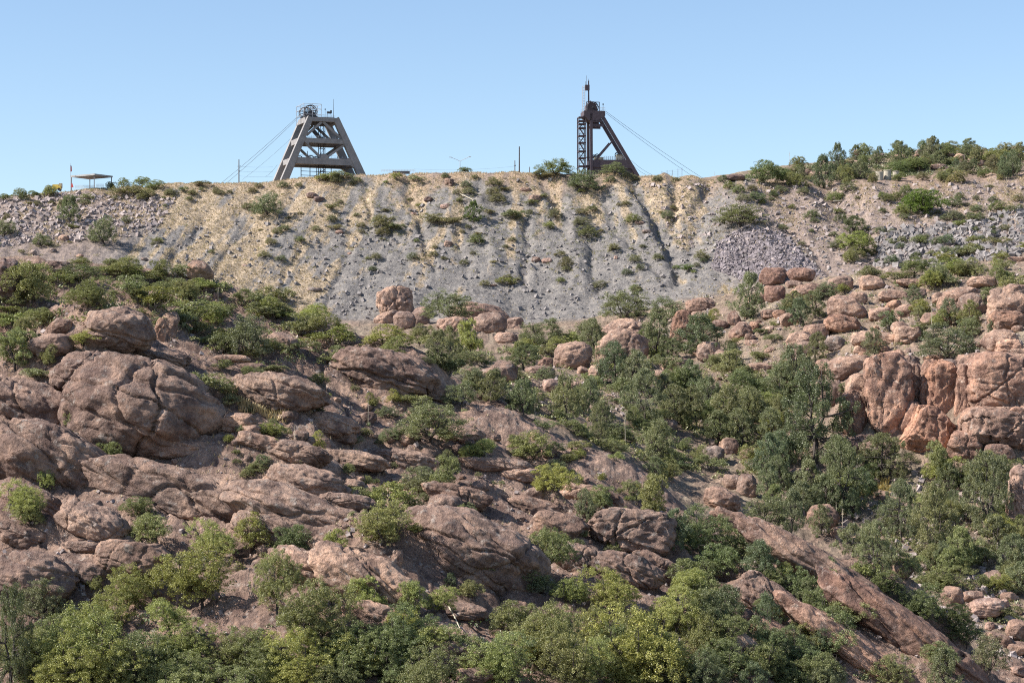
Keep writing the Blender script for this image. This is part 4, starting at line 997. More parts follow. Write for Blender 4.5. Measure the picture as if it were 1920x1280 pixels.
PLANTS = '''
oak 60 572 84 84 n|oak 172 577 98 66 n|mesquite 155 532 85 34 n|oak 230 522 58 42 n|oak 300 522 38 38 n|shrub 288 584 88 42 y|shrub 365 610 96 44 n|shrub 372 552 60 24 y
shrub 470 572 62 32 n|shrub 525 572 62 38 n|shrub 510 602 84 34 g|mesquite 468 674 84 86 g|oak 583 607 54 40 b|shrub 560 630 72 42 n|shrub 610 628 60 40 n|shrub 622 652 82 42 y
oak 157 660 60 34 b|oak 28 697 74 80 n|oak 52 660 50 60 g|oak 93 687 36 44 n|shrub 73 712 58 28 g|shrub 25 622 62 38 y|oak 80 618 58 38 n|oak 152 842 58 72 n|oak 205 870 48 44 d
oak 502 822 46 30 b|oak 596 840 30 40 b|shrub 432 770 40 28 g|shrub 380 744 62 46 n|shrub 508 699 54 19 g|shrub 608 726 46 30 n|shrub 412 664 42 36 n|shrub 425 640 40 26 y
mesquite 1172 604 92 64 n|mesquite 1250 607 66 50 n|mesquite 840 602 90 57 n|oak 722 652 82 46 b|oak 738 682 60 52 n|oak 882 674 46 74 b|juniper 825 690 54 66 n|mesquite 1020 652 92 54 n
mesquite 1100 644 62 42 n|juniper 980 694 62 44 d|juniper 1155 730 78 84 d|juniper 1232 674 62 82 n|juniper 1208 798 72 98 n|juniper 1062 787 54 82 n|juniper 980 780 60 64 d|oak 1095 762 54 60 n
mesquite 808 828 134 80 n|oak 738 757 28 28 b|shrub 772 762 52 28 n|mesquite 865 762 62 48 n|oak 893 862 52 40 b|mesquite 1000 866 78 54 b|juniper 1232 874 66 80 n|shrub 660 838 34 22 g
juniper 1403 598 60 82 n|juniper 1530 870 128 176 d|juniper 1315 670 78 76 d|juniper 1365 824 66 88 n|oak 1430 782 78 52 b|oak 1453 830 48 58 y|mesquite 1775 676 108 68 g|juniper 1655 902 104 84 n
juniper 1578 907 66 84 d|oak 1755 902 46 74 n|oak 1797 917 64 58 b|oak 1762 617 34 36 b|juniper 1528 602 46 48 n|mesquite 1550 562 42 32 n|juniper 1488 587 46 38 n|oak 1715 522 64 36 n
shrub 1785 514 52 28 y|shrub 1668 622 54 38 d|juniper 1714 575 38 34 n|shrub 1498 697 48 30 n|juniper 1597 740 46 28 n|juniper 1465 760 66 70 n|juniper 1410 800 60 70 n|juniper 1270 800 60 70 n
juniper 1295 740 50 60 d|juniper 1330 770 54 60 n|oak 1850 905 60 60 b|oak 1885 912 62 62 n|mesquite 1820 640 40 40 n|juniper 1845 588 40 34 n|oak 1720 640 40 30 n
oak 35 977 90 74 b|oak 57 992 64 48 n|oak 92 934 34 44 b|oak 258 972 54 42 n|oak 285 1020 84 62 n|oak 395 1047 90 84 b|oak 475 1032 84 78 b|oak 547 1047 70 64 d|oak 380 1150 140 122 b
oak 520 1157 76 118 n|oak 588 1230 120 138 n|oak 240 1152 96 84 b|oak 178 1120 36 32 n|mesquite 80 1162 94 76 g|oak 160 1302 175 165 b|oak 255 1290 130 130 n|juniper 20 1302 90 195 d
oak 318 1192 78 66 b|oak 350 1247 110 88 b|oak 440 1252 114 70 n|oak 350 1310 140 74 n|oak 450 1310 134 84 n|oak 570 1302 126 74 b|oak 633 1050 44 56 b|dead 253 1007 32 30 g|dead 472 1117 44 80 g
oak 110 1230 110 90 n|oak 60 1290 120 90 d|oak 200 1210 110 90 b
oak 725 1037 120 86 n|shrub 677 952 58 38 n|shrub 735 960 96 56 y|mesquite 785 927 64 52 g|oak 830 927 54 68 n|shrub 670 982 40 26 n|shrub 788 967 32 26 n|oak 1045 927 72 56 b|juniper 1100 982 42 60 n
oak 1128 950 50 48 n|oak 1225 975 76 84 n|oak 1025 1097 86 94 n|dead 1090 1077 50 48 g|oak 1005 1107 52 44 n|shrub 903 1092 58 34 y|juniper 845 1104 26 28 d|oak 882 1130 44 38 g|oak 825 1142 54 52 b
oak 775 1157 60 66 b|oak 693 1157 68 74 b|oak 752 1197 74 58 y|oak 955 1200 84 76 n|oak 940 1294 122 110 b|oak 1030 1268 96 134 n|oak 1140 1147 116 90 b|oak 1065 1132 58 54 y|oak 1195 1288 178 180 b
oak 1170 1292 90 92 b|oak 690 1272 116 104 d|shrub 752 1257 54 52 y|oak 1115 1237 70 94 n|oak 1270 1200 90 100 b|oak 640 1290 90 80 n|oak 760 1300 90 60 d|dead 1110 1130 40 40 g
oak 1297 1142 66 68 b|oak 1375 1047 84 68 n|juniper 1428 1097 70 78 d|oak 1310 1042 84 92 d|oak 1340 1092 84 74 d|oak 1300 1112 80 70 d|oak 1470 1094 30 40 b|oak 1552 1122 42 54 b|shrub 1517 1096 20 17 b
oak 1330 1172 84 84 d|oak 1320 1238 106 106 n|oak 1535 1182 56 76 d|oak 1565 1235 84 84 d|oak 1500 1252 96 64 d|oak 1433 1277 50 52 n|mesquite 1550 1287 70 54 g|oak 1670 1288 90 74 n|juniper 1768 1292 66 86 n
mesquite 1855 1272 62 78 g|shrub 1647 1165 22 15 b|shrub 1682 1186 34 17 n|juniper 1440 947 48 72 n|mesquite 1437 992 84 62 n|juniper 1483 1000 54 78 n|juniper 1580 967 80 124 d|juniper 1690 1012 66 104 n
juniper 1755 1047 86 130 n|juniper 1850 1012 86 150 n|juniper 1640 1087 68 100 n|oak 1662 1122 74 54 d|oak 1735 1172 94 74 d|oak 1785 1192 70 54 d|oak 1770 1107 112 54 n|oak 1905 1110 54 54 n|oak 1812 1217 64 54 d
shrub 1885 1162 54 26 n|dead 1632 997 74 56 g|shrub 1620 1092 54 38 y|oak 1360 1280 100 90 d|oak 1440 1240 60 60 d|juniper 1540 1005 50 54 n|juniper 1600 1040 60 60 n|oak 1700 1090 60 50 n|oak 1820 1060 70 50 n|oak 1500 1122 60 60 d|oak 1612 1178 72 62 n|oak 1765 1255 62 50 n|juniper 1560 1092 30 44 n
mesquite 503 409 56 46 n|mesquite 1098 361 64 42 n|mesquite 1042 331 70 32 y|mesquite 1152 329 46 24 n|juniper 888 419 34 38 v|mesquite 715 431 42 28 r|shrub 738 434 36 18 g|mesquite 1388 427 88 44 n|oak 1736 404 84 56 v
oak 1612 477 64 44 y|juniper 1603 441 52 34 d|juniper 130 422 44 52 d|mesquite 195 460 54 54 n|mesquite 78 464 36 26 n|mesquite 8 446 46 34 n|shrub 820 422 52 22 r|shrub 850 424 34 20 r|shrub 960 412 42 22 n
mesquite 1100 448 40 24 n|mesquite 1090 428 34 20 r|shrub 1290 512 26 16 v|oak 1723 460 30 20 n|shrub 1797 428 26 20 y|shrub 1830 418 32 22 d
oak 1433 346 54 46 d|juniper 1545 354 42 60 d|juniper 1570 327 30 54 d|juniper 1649 279 20 24 d|juniper 1683 277 30 28 d|oak 1731 274 24 26 d|juniper 1750 278 28 30 d|oak 1783 276 40 29 n|juniper 1815 292 34 30 d|oak 1622 296 28 30 n
oak 1500 317 28 26 n|juniper 1355 342 22 12 d|oak 1468 345 40 34 d|oak 1490 350 40 30 n|juniper 1590 335 34 26 d|oak 1690 330 50 30 d|oak 1720 320 50 26 d|oak 1770 300 34 26 d|oak 1860 310 50 30 n|oak 1900 300 50 22 n
oak 40 377 28 24 n|oak 66 370 22 12 d|oak 95 370 28 24 n|oak 208 352 20 16 n|mesquite 232 352 24 18 y|oak 265 352 30 20 n|oak 288 360 32 22 n|shrub 240 370 56 26 r|shrub 272 374 46 24 r|oak 870 324 26 12 d|oak 8 378 24 14 d
shrub 345 362 20 12 d|shrub 380 352 34 12 r|shrub 600 340 44 12 y|shrub 640 336 50 14 n|shrub 745 340 20 16 y|shrub 780 342 26 14 g|shrub 1020 335 40 16 r'''
for ent in PLANTS.replace('\n', '|').split('|'):
    t = ent.split()
    if t: plant(t[0], *map(float, t[1:5]), t[5])
N_NAMED = len(ITEMS)
HERO.append((1662, 322, 95, 40))
# the lesser brush between them
R1 = random.Random(21)
FILL = [ # polygon, n, min w, max w, kinds, tints, group
 ([(0,490),(330,500),(640,600),(660,680),(420,700),(330,610),(0,600)], 60, 26, 60, ['shrub']*4 + ['oak'], 'nnyg', 0),
 ([(640,640),(900,620),(1290,640),(1290,900),(1110,860),(900,740),(660,690)], 84, 28, 64, ['shrub','shrub','oak','juniper','mesquite'], 'nngdb', 0),
 ([(1290,640),(1500,700),(1560,860),(1330,880),(1110,820)], 52, 30, 66, ['juniper','shrub','oak'], 'nndg', 0),
 ([(1290,560),(1920,500),(1920,640),(1560,690),(1400,720)], 44, 18, 44, ['shrub','shrub','juniper','oak'], 'nngyd', 0),
 ([(1560,480),(1920,440),(1920,560),(1640,530)], 34, 20, 50, ['shrub','oak','shrub'], 'nygn', 0),
 ([(1350,880),(1560,880),(1920,900),(1920,1220),(1720,1080),(1500,980)], 64, 30, 66, ['juniper','oak','shrub','juniper'], 'nbnd', 0),
 ([(0,370),(250,370),(640,380),(640,520),(300,480),(0,480)], 36, 10, 26, ['shrub','mesquite'], 'rgnt', 1),
 ([(640,340),(1330,345),(1330,500),(1200,560),(700,520)], 84, 11, 32, ['shrub','shrub','mesquite'], 'rgrty', 1),
 ([(1330,350),(1920,350),(1920,470),(1560,500)], 84, 12, 34, ['shrub','mesquite'], 'rgnyd', 1),
 ([(1360,345),(1490,320),(1640,285),(1915,285),(1915,335),(1480,340)], 92, 14, 36, ['oak','shrub','juniper'], 'dndr', 2),
 ([(0,388),(420,352),(700,328),(1330,330),(1330,340),(700,340),(420,365),(0,392)], 40, 9, 24, ['shrub'], 'rtrg', 1),
 ([(400,690),(760,740),(1130,860),(1300,1000),(1000,1120),(700,1000),(430,900)], 135, 12, 42, ['shrub','shrub','oak'], 'ngyn', 0),
 ([(0,1190),(300,1200),(640,1215),(640,1285),(0,1285)], 20, 70, 120, ['oak'], 'nbnd', 0),
 ([(640,1215),(900,1225),(1280,1190),(1280,1285),(640,1285)], 24, 70, 120, ['oak'], 'nbnd', 0),
 ([(1260,990),(1420,1060),(1560,1130),(1680,1285),(1280,1285)], 34, 44, 90, ['oak','juniper'], 'ddn', 0),
]
n_sh = 0
for poly, n, w0, w1, kinds, tn, _ in FILL:
    for u, v in scatter(poly, n, R1, .34 if w1 < 90 else 0):
        k = R1.choice(kinds)
        if k == 'shrub':
            n_sh += 1
            if n_sh > 215: k = 'mesquite'
        w = w0 + (w1 - w0) * R1.random() ** 1.4
        h = w * {'shrub': R1.uniform(.42, .7), 'oak': R1.uniform(.75, 1.05), 'juniper': R1.uniform(.95, 1.4), 'mesquite': R1.uniform(.5, .7)}[k]
        plant(k, u, v + h * .3, w, h, R1.choice(tn))

# agaves: rosette and dry flower stalk
def rosette(seed):
    rg = np.random.default_rng(seed); V_ = []; F_ = []
    for i in range(46):
        a = rg.uniform(0, 6.28); e = rg.uniform(.1, 1.35); L_ = rg.uniform(.75, 1)
        d = np.array([math.cos(a) * math.cos(e), math.sin(a) * math.cos(e), math.sin(e)]); s = np.array([-math.sin(a), math.cos(a), 0]) * .035
        n = len(V_); V_ += [s, -s, d * L_ * .55 - s * .9, d * L_ * .55 + s * .9, d * L_]; F_ += [(n, n + 1, n + 2), (n, n + 2, n + 3), (n + 3, n + 2, n + 4)]
    me = mesh_from('rosette', np.array(V_), np.array(F_), [M_SHRUB]); at = me.attributes.new('leaf_rnd', 'FLOAT', 'FACE'); at.data.foreach_set('value', rg.random(len(F_)).astype(np.float32)); return me
ROS = rosette(1)
STK = MB(); STK.tube([(0, 0, 0), (.01, 0, .5), (0, .01, .8), (.012, 0, 1)], .0075, 5, .003)
for i in range(16):
    a = i * 2.4; z = .70 + .28 * i / 16; STK.tube([(0, 0, z), (math.cos(a) * .022, math.sin(a) * .022, z + .02)], .006, 4, .003)
STALK_ME = bpy.data.meshes.new('stalk'); STALK_ME.from_pydata([tuple(v) for v in STK.V], [], STK.F); STALK_ME.materials.append(M_STALK)
for u, v0, v1 in [(941,647,674),(1172.7,773,845),(1222,753,795),(1261,745,775),(690,750,802),(409,541,578),(381,701,729),(467.7,710,762),(1745.7,578,632),(1296,721,748),
                  (1567,945,988),(1580,955,1018),(1531,985,1008),(1433,910,938),(1714,940,970),(1480,286,312),(1596,314,336),(1340,322,344),(1808,290,316),(1888,330,366),(1638,262,285),(1004,750,790),(552,800,846),(1700,1030,1045),(660,820,838)]:
    g = ground(u, v1); s = K * g.y; o = link('agave', None, None, g)
    r = link('rosette', ROS, o); r.scale = (10 * s if v0 > 600 else 6 * s,) * 3; r.color = (.9, 1.05, 1.3, 1)
    if v1 - v0 > 16:
        k = link('stalk', STALK_ME, o); hh = (v1 - v0) * s; k.scale = (hh * 1.25, hh * 1.25, hh); k.rotation_euler = (0, random.uniform(-.05, .05), random.uniform(0, 6))
    ITEMS.append((o, u, (v0 + v1) / 2, 8, v1 - v0, ('agave', 'g'), None, 'agave', 'g', 'plant'))

# dry grass and undergrowth (nobody could count them)
def grass(name, pts, size, label, seed, blades=5, col=(1, 1, 1)):
    rg = np.random.default_rng(seed); n = len(pts); C = np.repeat(np.asarray(pts), blades, 0); m = len(C)
    a = rg.uniform(0, 6.28, m); sp = rg.uniform(.1, .75, m); h = size * rg.uniform(.5, 1.1, m); wd = size * .10
    d = np.stack([np.cos(a) * sp, np.sin(a) * sp, np.ones(m)], 1); s = np.stack([-np.sin(a), np.cos(a), 0 * a], 1) * wd
    b = C + np.stack([np.cos(a), np.sin(a), -.3 + 0 * a], 1) * size * .14
    V_ = np.stack([b - s, b + s, b + d * h[:, None]], 1).reshape(-1, 3)
    me = mesh_from(name, V_, np.arange(m * 3).reshape(m, 3), [M_GRASS])
    at = me.attributes.new('leaf_rnd', 'FLOAT', 'FACE'); at.data.foreach_set('value', rg.random(m).astype(np.float32))
    o = link(name, me); o.color = (*col, 1); return tag(o, label, None, None, 'stuff')
rg = np.random.default_rng(77)
sel = np.nonzero((dump > .5) & (V < 600) & (U > -50) & (U < 1970) & (Y < 806))[0]
wgt = np.clip(GM[sel, 0] - .25, 0, 1) + .03; wgt /= wgt.sum()
pk = rg.choice(sel, 26000, p=wgt)
grass('dry_grass', XYZ[pk] + rg.normal(size=(len(pk), 3)) * [.3, .2, 0], .62, 'tan dry grass growing in streaks down the spoil heap', 1)
def px_pts(poly, n, seed, ymin=232):
    r = random.Random(seed); q = scatter(poly, n, r, 0); return [ground(u, v, 0, ymin)[:] for u, v in q]
grass('dry_grass', px_pts([(420,745),(500,750),(545,775),(540,795),(450,775)], 420, 3) + px_pts([(538,748),(592,742),(590,765),(545,768)], 160, 4), 1.15, 'pale dry grass clump below the whaleback dome', 2, 7, (1.1, 1.1, 1.0))
grass('dry_grass', px_pts([(1610,905),(1665,905),(1668,932),(1615,928)], 200, 5, 330), 1.2, 'yellow dry grass patch among the junipers in the gully', 3, 7, (1.25, 1.2, .8))
grass('dry_grass', px_pts([(1300,540),(1920,500),(1920,640),(1560,690),(1330,800)], 1500, 6, 395) + px_pts([(1380,720),(1480,730),(1440,780)], 200, 16, 395), .8, 'thin dry grass between the boulders of the right slope', 4, 5)
grass('dry_grass', px_pts([(0,500),(640,640),(1120,880),(1280,990),(700,1010),(0,900)], 1500, 7), .5, 'thin dry grass on the ledges of the slickrock hillside', 5, 5)
grass('dry_grass', px_pts([(1340,350),(1920,340),(1920,480),(1330,470)], 2500, 8, 690), .7, 'dry grass over the brown bank behind the stone fan', 6, 5)
def brush(name, pts, size, mat, label, seed, col, per=30):
    rg = np.random.default_rng(seed); pts = np.asarray(pts); n = len(pts); R_ = size * rg.uniform(.5, 1.3, n)
    d = rg.normal(size=(n, per, 3)); d /= np.linalg.norm(d, axis=2)[:, :, None]; d[:, :, 2] = np.abs(d[:, :, 2]); rr = rg.uniform(.5, 1, (n, per, 1))
    C = (pts[:, None] + d * rr * R_[:, None, None] * np.array([1, 1, .75])).reshape(-1, 3)
    nn = (d + rg.normal(size=d.shape) * .6).reshape(-1, 3); nn /= np.linalg.norm(nn, axis=1)[:, None]
    me = leaf_mesh(name, C, nn, np.repeat(R_, per) * .19 * rg.uniform(.6, 1.4, n * per), mat, np.clip(rg.normal(size=n * per) * .25 + .5 + np.repeat(rg.normal(size=n), per) * .2, 0, 1))
    o = link(name, me); o.color = (*col, 1); return tag(o, label, None, None, 'stuff')
brush('undergrowth', px_pts([(-300,495),(0,500),(330,505),(640,610),(640,690),(420,690),(330,620),(-300,610)], 480, 31), 1.1, M_SHRUB, 'low green brush over the crest of the slickrock hillside', 1, (1, 1, 1))
brush('undergrowth', px_pts([(640,640),(1290,640),(1500,720),(1560,860),(1330,900),(1110,860),(900,740)], 800, 32, 385), 1.25, M_SHRUB, 'dense green brush filling the gully between the two slopes', 2, (1.05, 1.04, 1))
brush('undergrowth', px_pts([(1290,560),(1920,490),(1920,650),(1560,700),(1400,740)], 420, 33, 400), .9, M_SHRUB, 'low brush between the boulders of the right slope', 3, (.95, 1, 1.1))
brush('undergrowth', px_pts([(1350,880),(1920,900),(1920,1220),(1700,1080),(1500,980)], 420, 34, 320), 1.1, M_SHRUB, 'dark brush under the junipers of the wash', 4, (.95, .95, .9))
brush('undergrowth', px_pts([(-250,370),(0,345),(1330,330),(2150,345),(2150,500),(1200,560),(300,480),(-250,500)], 1000, 35, 690), .85, M_SHRUB, 'low brownish scrub dotted over the spoil heap', 5, (1.2, 1.05, 1.1), 30)
brush('undergrowth', px_pts([(620,335),(1330,335),(1330,470),(1000,500),(640,440)], 1000, 45, 690), .7, M_SHRUB, 'grey-brown scrub thick on the upper spoil heap between the headframes', 15, (1.0, .96, 1.12), 26)
brush('undergrowth', px_pts([(1360,345),(1490,320),(1640,285),(1915,280),(1915,325)], 1100, 36, 815), 1.5, M_SHRUB, 'dark chaparral covering the hilltop behind the spoil heap', 6, (.7, .75, .8))
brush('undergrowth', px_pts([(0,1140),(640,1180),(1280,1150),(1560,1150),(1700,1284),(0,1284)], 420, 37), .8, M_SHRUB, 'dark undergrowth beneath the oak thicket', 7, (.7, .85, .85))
# ------------------------------------------------------------------ mine structures on the rim
TH = []
def thing(name, u, v, Y, label, cat, short=None, yaw=0, w=20, h=20, group=None):
    o = link(name, None, None, pt(u, v, Y)); o.rotation_euler = (0, 0, yaw); tag(o, label, cat, group); USED.add(label.lower())
    if short: LAND.append((u, v - h / 2, w, h, short))
    return o
# --- concrete headframe
YH = 814.0; yaw = math.radians(21); px = K * YH; lx = px / math.cos(yaw)
H1 = thing('concrete_headframe', 606, 345, YH, 'grey concrete mine headframe with splayed legs and a big sheave wheel on top', 'headframe', 'the concrete headframe', yaw, 150, 125)
def L1(u, v, y=0.0): return ((u - 606) * lx, y, (345 - v) * px)
def poly_bar(parent, name, a, b, w, d, w2=None, mat=M_CONC): return MB().bar(a, b, w, d, w2).build(name, mat, parent)
D1 = 11.5
for y in (0.0, D1):
    poly_bar(H1, 'leg', L1(534, 345, y), L1(582.5, 221, y), 2.7, 2.1, 2.05)
    poly_bar(H1, 'leg', L1(686, 350, y), L1(628.5, 221, y), 3.1, 2.1, 2.1)
    for (a, b, v0, v1) in ((579, 633, 221, 228.5), (571, 644, 260, 269), (556, 662, 297, 309)):
        z0, z1 = L1(0, v1)[2], L1(0, v0)[2]; x0, x1 = L1(a, 0)[0], L1(b, 0)[0]
        MB().box(((x0 + x1) / 2, y, (z0 + z1) / 2), (x1 - x0, 1.7, z1 - z0)).build('crossbeam', M_CONC, H1)
    for a, b in (((603, 229), (576, 255)), ((606, 229), (640, 260)), ((574, 270), (604, 298)), ((645, 270), (608, 298))):
        poly_bar(H1, 'brace', L1(*a, y), L1(*b, y), .85, .8)
    for q in (((597, 308), (602, 290), (612, 290), (619, 308)), ((574, 270), (569, 258), (583, 262), (578, 274)), ((650, 272), (634, 262), (645, 258), (655, 280)), ((655, 309), (640, 300), (662, 290), (680, 325))):
        f = [L1(a, b, y - .84) for a, b in q]; bk = [(p[0], y + .84, p[2]) for p in f]; MB().quad_prism(f, bk).build('gusset', M_CONC, H1)
for u0, v0 in ((579, 225), (632, 225), (566, 265), (648, 265), (551, 303), (666, 303)):
    p = L1(u0, v0); MB().box((p[0], D1 / 2, p[2]), (1.8, D1 - 2.1, 1.9)).build('side_beam', M_CONC, H1)
for v0, a, b in ((221, 583, 628), (268, 577, 640), (306, 562, 656)):
    p = L1(a, v0); q = L1(b, v0); MB().box(((p[0] + q[0]) / 2, D1 / 2, p[2] + .2), (q[0] - p[0], D1 - 1.8, .35)).build('deck', M_MACH, H1)
def sheave(parent, c, R, name='sheave_wheel'):
    w = MB().ring(c, R, .16, (1, 0, 0), (0, 0, 1), 28, 6).build(name, M_MACH, parent, True)
    m = MB()
    for k in range(8):
        a = math.pi * k / 4 + .2; m.bar((c[0] + .2 * math.cos(a), c[1], c[2] + .2 * math.sin(a)), (c[0] + R * math.cos(a), c[1], c[2] + R * math.sin(a)), .13)
    m.tube([(c[0], c[1] - .7, c[2]), (c[0], c[1] + .7, c[2])], .3, 8); m.build('spoke_set', M_MACH, w); return w
zt = L1(0, 221)[2]
sheave(H1, (-4.0, 2.2, zt + 2.5), 2.25); sheave(H1, (-4.0, 4.0, zt + 2.5), 2.25); sheave(H1, (-4.3, 8.2, zt + 2.5), 2.2); sheave(H1, (-4.3, 9.6, zt + 2.5), 2.2)
for y in (2.2, 8.2):
    MB().quad_prism([(-6.6, y - .9, zt), (-1.6, y - .9, zt), (-3, y - .9, zt + 2.2), (-5.2, y - .9, zt + 2.2)], [(-6.6, y - .6, zt), (-1.6, y - .6, zt), (-3, y - .6, zt + 2.2), (-5.2, y - .6, zt + 2.2)]).build('bearing_stand', M_MACH, H1)
m = MB()
for x in (-7.2, -4.0, -.6):
    for y in (.4, 5.5, 10.8): m.tube([(x, y, zt - (2.2 if x < -7 else 0)), (x, y, zt + 5.0)], .09, 5)
for z in (zt + 1.1, zt + 3.2, zt + 5.0):
    for y in (.4, 5.5, 10.8): m.tube([(-7.2, y, z), (-.6, y, z)], .08, 5)
    for x in (-7.2, -.6): m.tube([(x, .4, z), (x, 10.8, z)], .08, 5)
m.build('hoist_cage', M_GALV, H1)
def rail(parent, x0, x1, y, z, h=1.1, n=8):
    m = MB()
    for i in range(n + 1): x = x0 + (x1 - x0) * i / n; m.tube([(x, y, z), (x, y, z + h)], .035, 4)
    for k in (.5, 1): m.tube([(x0, y, z + h * k), (x1, y, z + h * k)], .035, 4)
    return m.build('railing', M_GALV, parent)
rail(H1, -.6, 4.6, .3, zt); rail(H1, -.6, 4.6, 10.9, zt)
for v0, a, b in ((260, 577, 638), (297, 562, 655)):
    z = L1(0, v0)[2]; rail(H1, L1(a, 0)[0], L1(b, 0)[0], D1 + .3, z, 1.1, 14); rail(H1, L1(a, 0)[0], L1(b, 0)[0], .7, z, 1.1, 14)
m = MB(); mx = L1(624.5, 0)[0]; m.tube([(mx, 0, zt), (mx, 0, zt + 36 * px)], .11, 6, .05); m.build('mast', M_MACH, H1)
m = MB(); m.box((2.7, 1.5, zt + 2.2), (1.6, .8, .7)); m.box((3.4, 1.5, zt + 2.5), (.5, .6, 1.1))
for x in (2.1, 3.4): m.tube([(x, 1.5, zt), (x, 1.5, zt + 2.2)], .06, 4)
m.tube([(1.1, 1.2, zt), (1.1, 1.2, zt + 3.2)], .05, 4); m.box((1.1, 1.2, zt + 3.3), (.35, .35, .4)); m.build('signal_box', M_MACH, H1)
m = MB()                                            # guide tower down the shaft
for x in (.2, 2.0):
    for y in (4.6, 6.8): m.bar((x, y, -1), (x, y, zt), .22)
for i in range(11):
    z = 1 + i * 2.1
    m.bar((.2, 4.6, z), (2.0, 4.6, z), .18); m.bar((.2, 6.8, z), (2.0, 6.8, z), .18); m.bar((.2, 4.6, z), (2.0, 4.6, z + 2.1), .12)
m.build('guide_tower', M_MACH, H1)
m = MB(); c = L1(600, 250); m.bar((c[0] - 1.6, 5, c[2] + 2), (c[0] + 1.4, 5, c[2] - 1.2), 1.2, 1.2); m.bar((c[0] - .5, 5, c[2] + 2.6), (c[0] + 1.9, 5, c[2] + 1), .35); m.box((c[0] + 1.6, 5, c[2] - 1.6), (2.6, 1.6, 1.0)); m.build('ore_chute', M_MACH, H1)
m = MB(); z = L1(0, 306)[2] + .4
m.tube([(-4.5, 5, z), (-4.5, 5, z + 4.4)], .12, 5); m.tube([(3.6, 5, z), (3.6, 5, z + 2.6)], .12, 5); m.box((-3, 5.5, z + .5), (6, 2, .5)); m.box((1, 6.5, z + 1.2), (1.8, 1.6, 2.0)); m.build('machinery', M_MACH, H1)
for x, r in ((-7.5, 1.1), (-3.2, 1.25), (-1.2, 1.1), (1.6, .9)): sheave(H1, (x, 5.2, z + r + .3), r, 'deflection_wheel')
m = MB()
for x in (8.9, 10.4): m.tube([(x, D1, z), (x, D1, z + 3.2 - (x - 8.9) * .5)], .06, 5); m.box((x, D1, z + 3.3 - (x - 8.9) * .5), (.4, .3, .4))
m.build('lamp', M_MACH, H1)
m = MB(); zz = L1(0, 340)[2]                         # collar steelwork under the lowest beams
for x in (-7, -3.6, -1, 2.2, 4.5): m.bar((x, 5, zz), (x, 5, z - .8), .25)
for k in range(3): m.bar((-7, 5, zz + 1 + k * 1.5), (4.5, 5, zz + 1 + k * 1.5), .2)
m.bar((-3.6, 5, zz + 1), (2.2, 5, zz + 5), .25); m.box((-5.6, 5.5, zz + 1), (2.6, 2, 1.4)); m.build('collar_frame', M_MACH, H1)
# --- steel headframe
YS = 812.0; yaw2 = math.radians(8); p2 = K * YS
H2 = thing('steel_headframe', 1110, 330, YS, 'dark steel mine headframe with one slanting back leg and a lattice stair tower', 'headframe', 'the steel headframe', yaw2, 115, 180)
def L2(u, v, y=0.0): return ((u - 1110) * p2, y, (330 - v) * p2)
SB = lambda nm, a, b, w, d=None, y=0.0, w2=None: MB().bar(L2(*a, y), L2(*b, y), w, d or w, w2).build(nm, M_STEEL, H2)
for y in (0, 6.5):
    SB('back_leg', (1201, 335), (1128, 215), 1.25, .7, y); SB('front_leg', (1109, 335), (1108.5, 212), .95, .8, y)
    SB('strut', (1149, 264), (1118, 300), .55, .5, y)
for v0, v1, a, b in ((224.5, 229, 1109, 1129), (232.5, 237.5, 1109, 1132)):
    SB('crossbeam', (a, (v0 + v1) / 2), (b, (v0 + v1) / 2), (v1 - v0) * p2, .5); SB('crossbeam', (a, (v0 + v1) / 2), (b, (v0 + v1) / 2), (v1 - v0) * p2, .5, 6.5)
m = MB(); f = [L2(*q, -.4) for q in ((1094.6, 217), (1094.6, 208), (1135, 208), (1135, 217), (1131, 220), (1120, 226), (1104, 226), (1097, 219))]; m.quad_prism(f, [(p[0], 7.2, p[2]) for p in f]); m.build('head_platform', M_STEEL, H2)
m = MB(); f = [L2(*q, 1.2) for q in ((1101, 208), (1101, 197), (1104, 192.5), (1108, 188), (1113, 191.5), (1118, 194.5), (1121, 200), (1122, 208))]; m.quad_prism(f, [(p[0], 5.2, p[2]) for p in f]); m.build('sheave_housing', M_STEEL, H2)
sheave(H2, (L2(1112, 0)[0], .6, L2(0, 201)[2]), 2.0)
m = MB()
for u in (1100, 1124): m.bar(L2(u, 208, .2), L2(u, 191, .2), .28)
m.bar(L2(1100, 191.5, .2), L2(1124, 191.5, .2), .25); m.bar(L2(1113, 191.5, .2), L2(1124, 201, .2), .2); m.bar(L2(1118, 191.5, .2), L2(1118, 208, .2), .15); m.build('crane_frame', M_STEEL, H2)
SB('mast', (1106.4, 195), (1106.2, 149.5), .55, .45, 3, .35)
m = MB(); c = L2(1103.5, 162.7, 3); m.box(c, (1.6, 1.3, 2.0)); m.build('mast_cabin', M_STEEL, H2)
m = MB()
for u, a, b in ((1102.5, 158, 140), (1100.5, 158, 151), (1106.3, 150, 146)): m.tube([L2(u, a, 3), L2(u, b, 3)], .06, 4)
m.build('antenna', M_MACH, H2)
m = MB()
for u in (1094.8, 1099): m.tube([L2(u, 208, 2.6), L2(u, 159.5, 2.6)], .055, 4); m.tube([L2(u, 208, 3.4), L2(u, 159.5, 3.4)], .055, 4)
for i in range(17): v = 208 - i * 3; m.tube([L2(1094.8, v, 2.6), L2(1099, v, 2.6)], .045, 4)
m.build('caged_ladder', M_GALV, H2)
for y in (-.3, 7.1):
    m = MB()
    for u in (1095, 1098.5, 1125, 1130, 1134.5): m.tube([L2(u, 208, y), L2(u, 202, y)], .045, 4)
    for v in (205, 202): m.tube([L2(1125, v, y), L2(1134.5, v, y)], .045, 4); m.tube([L2(1095, v, y), L2(1098.5, v, y)], .045, 4)
    m.build('railing', M_GALV, H2)
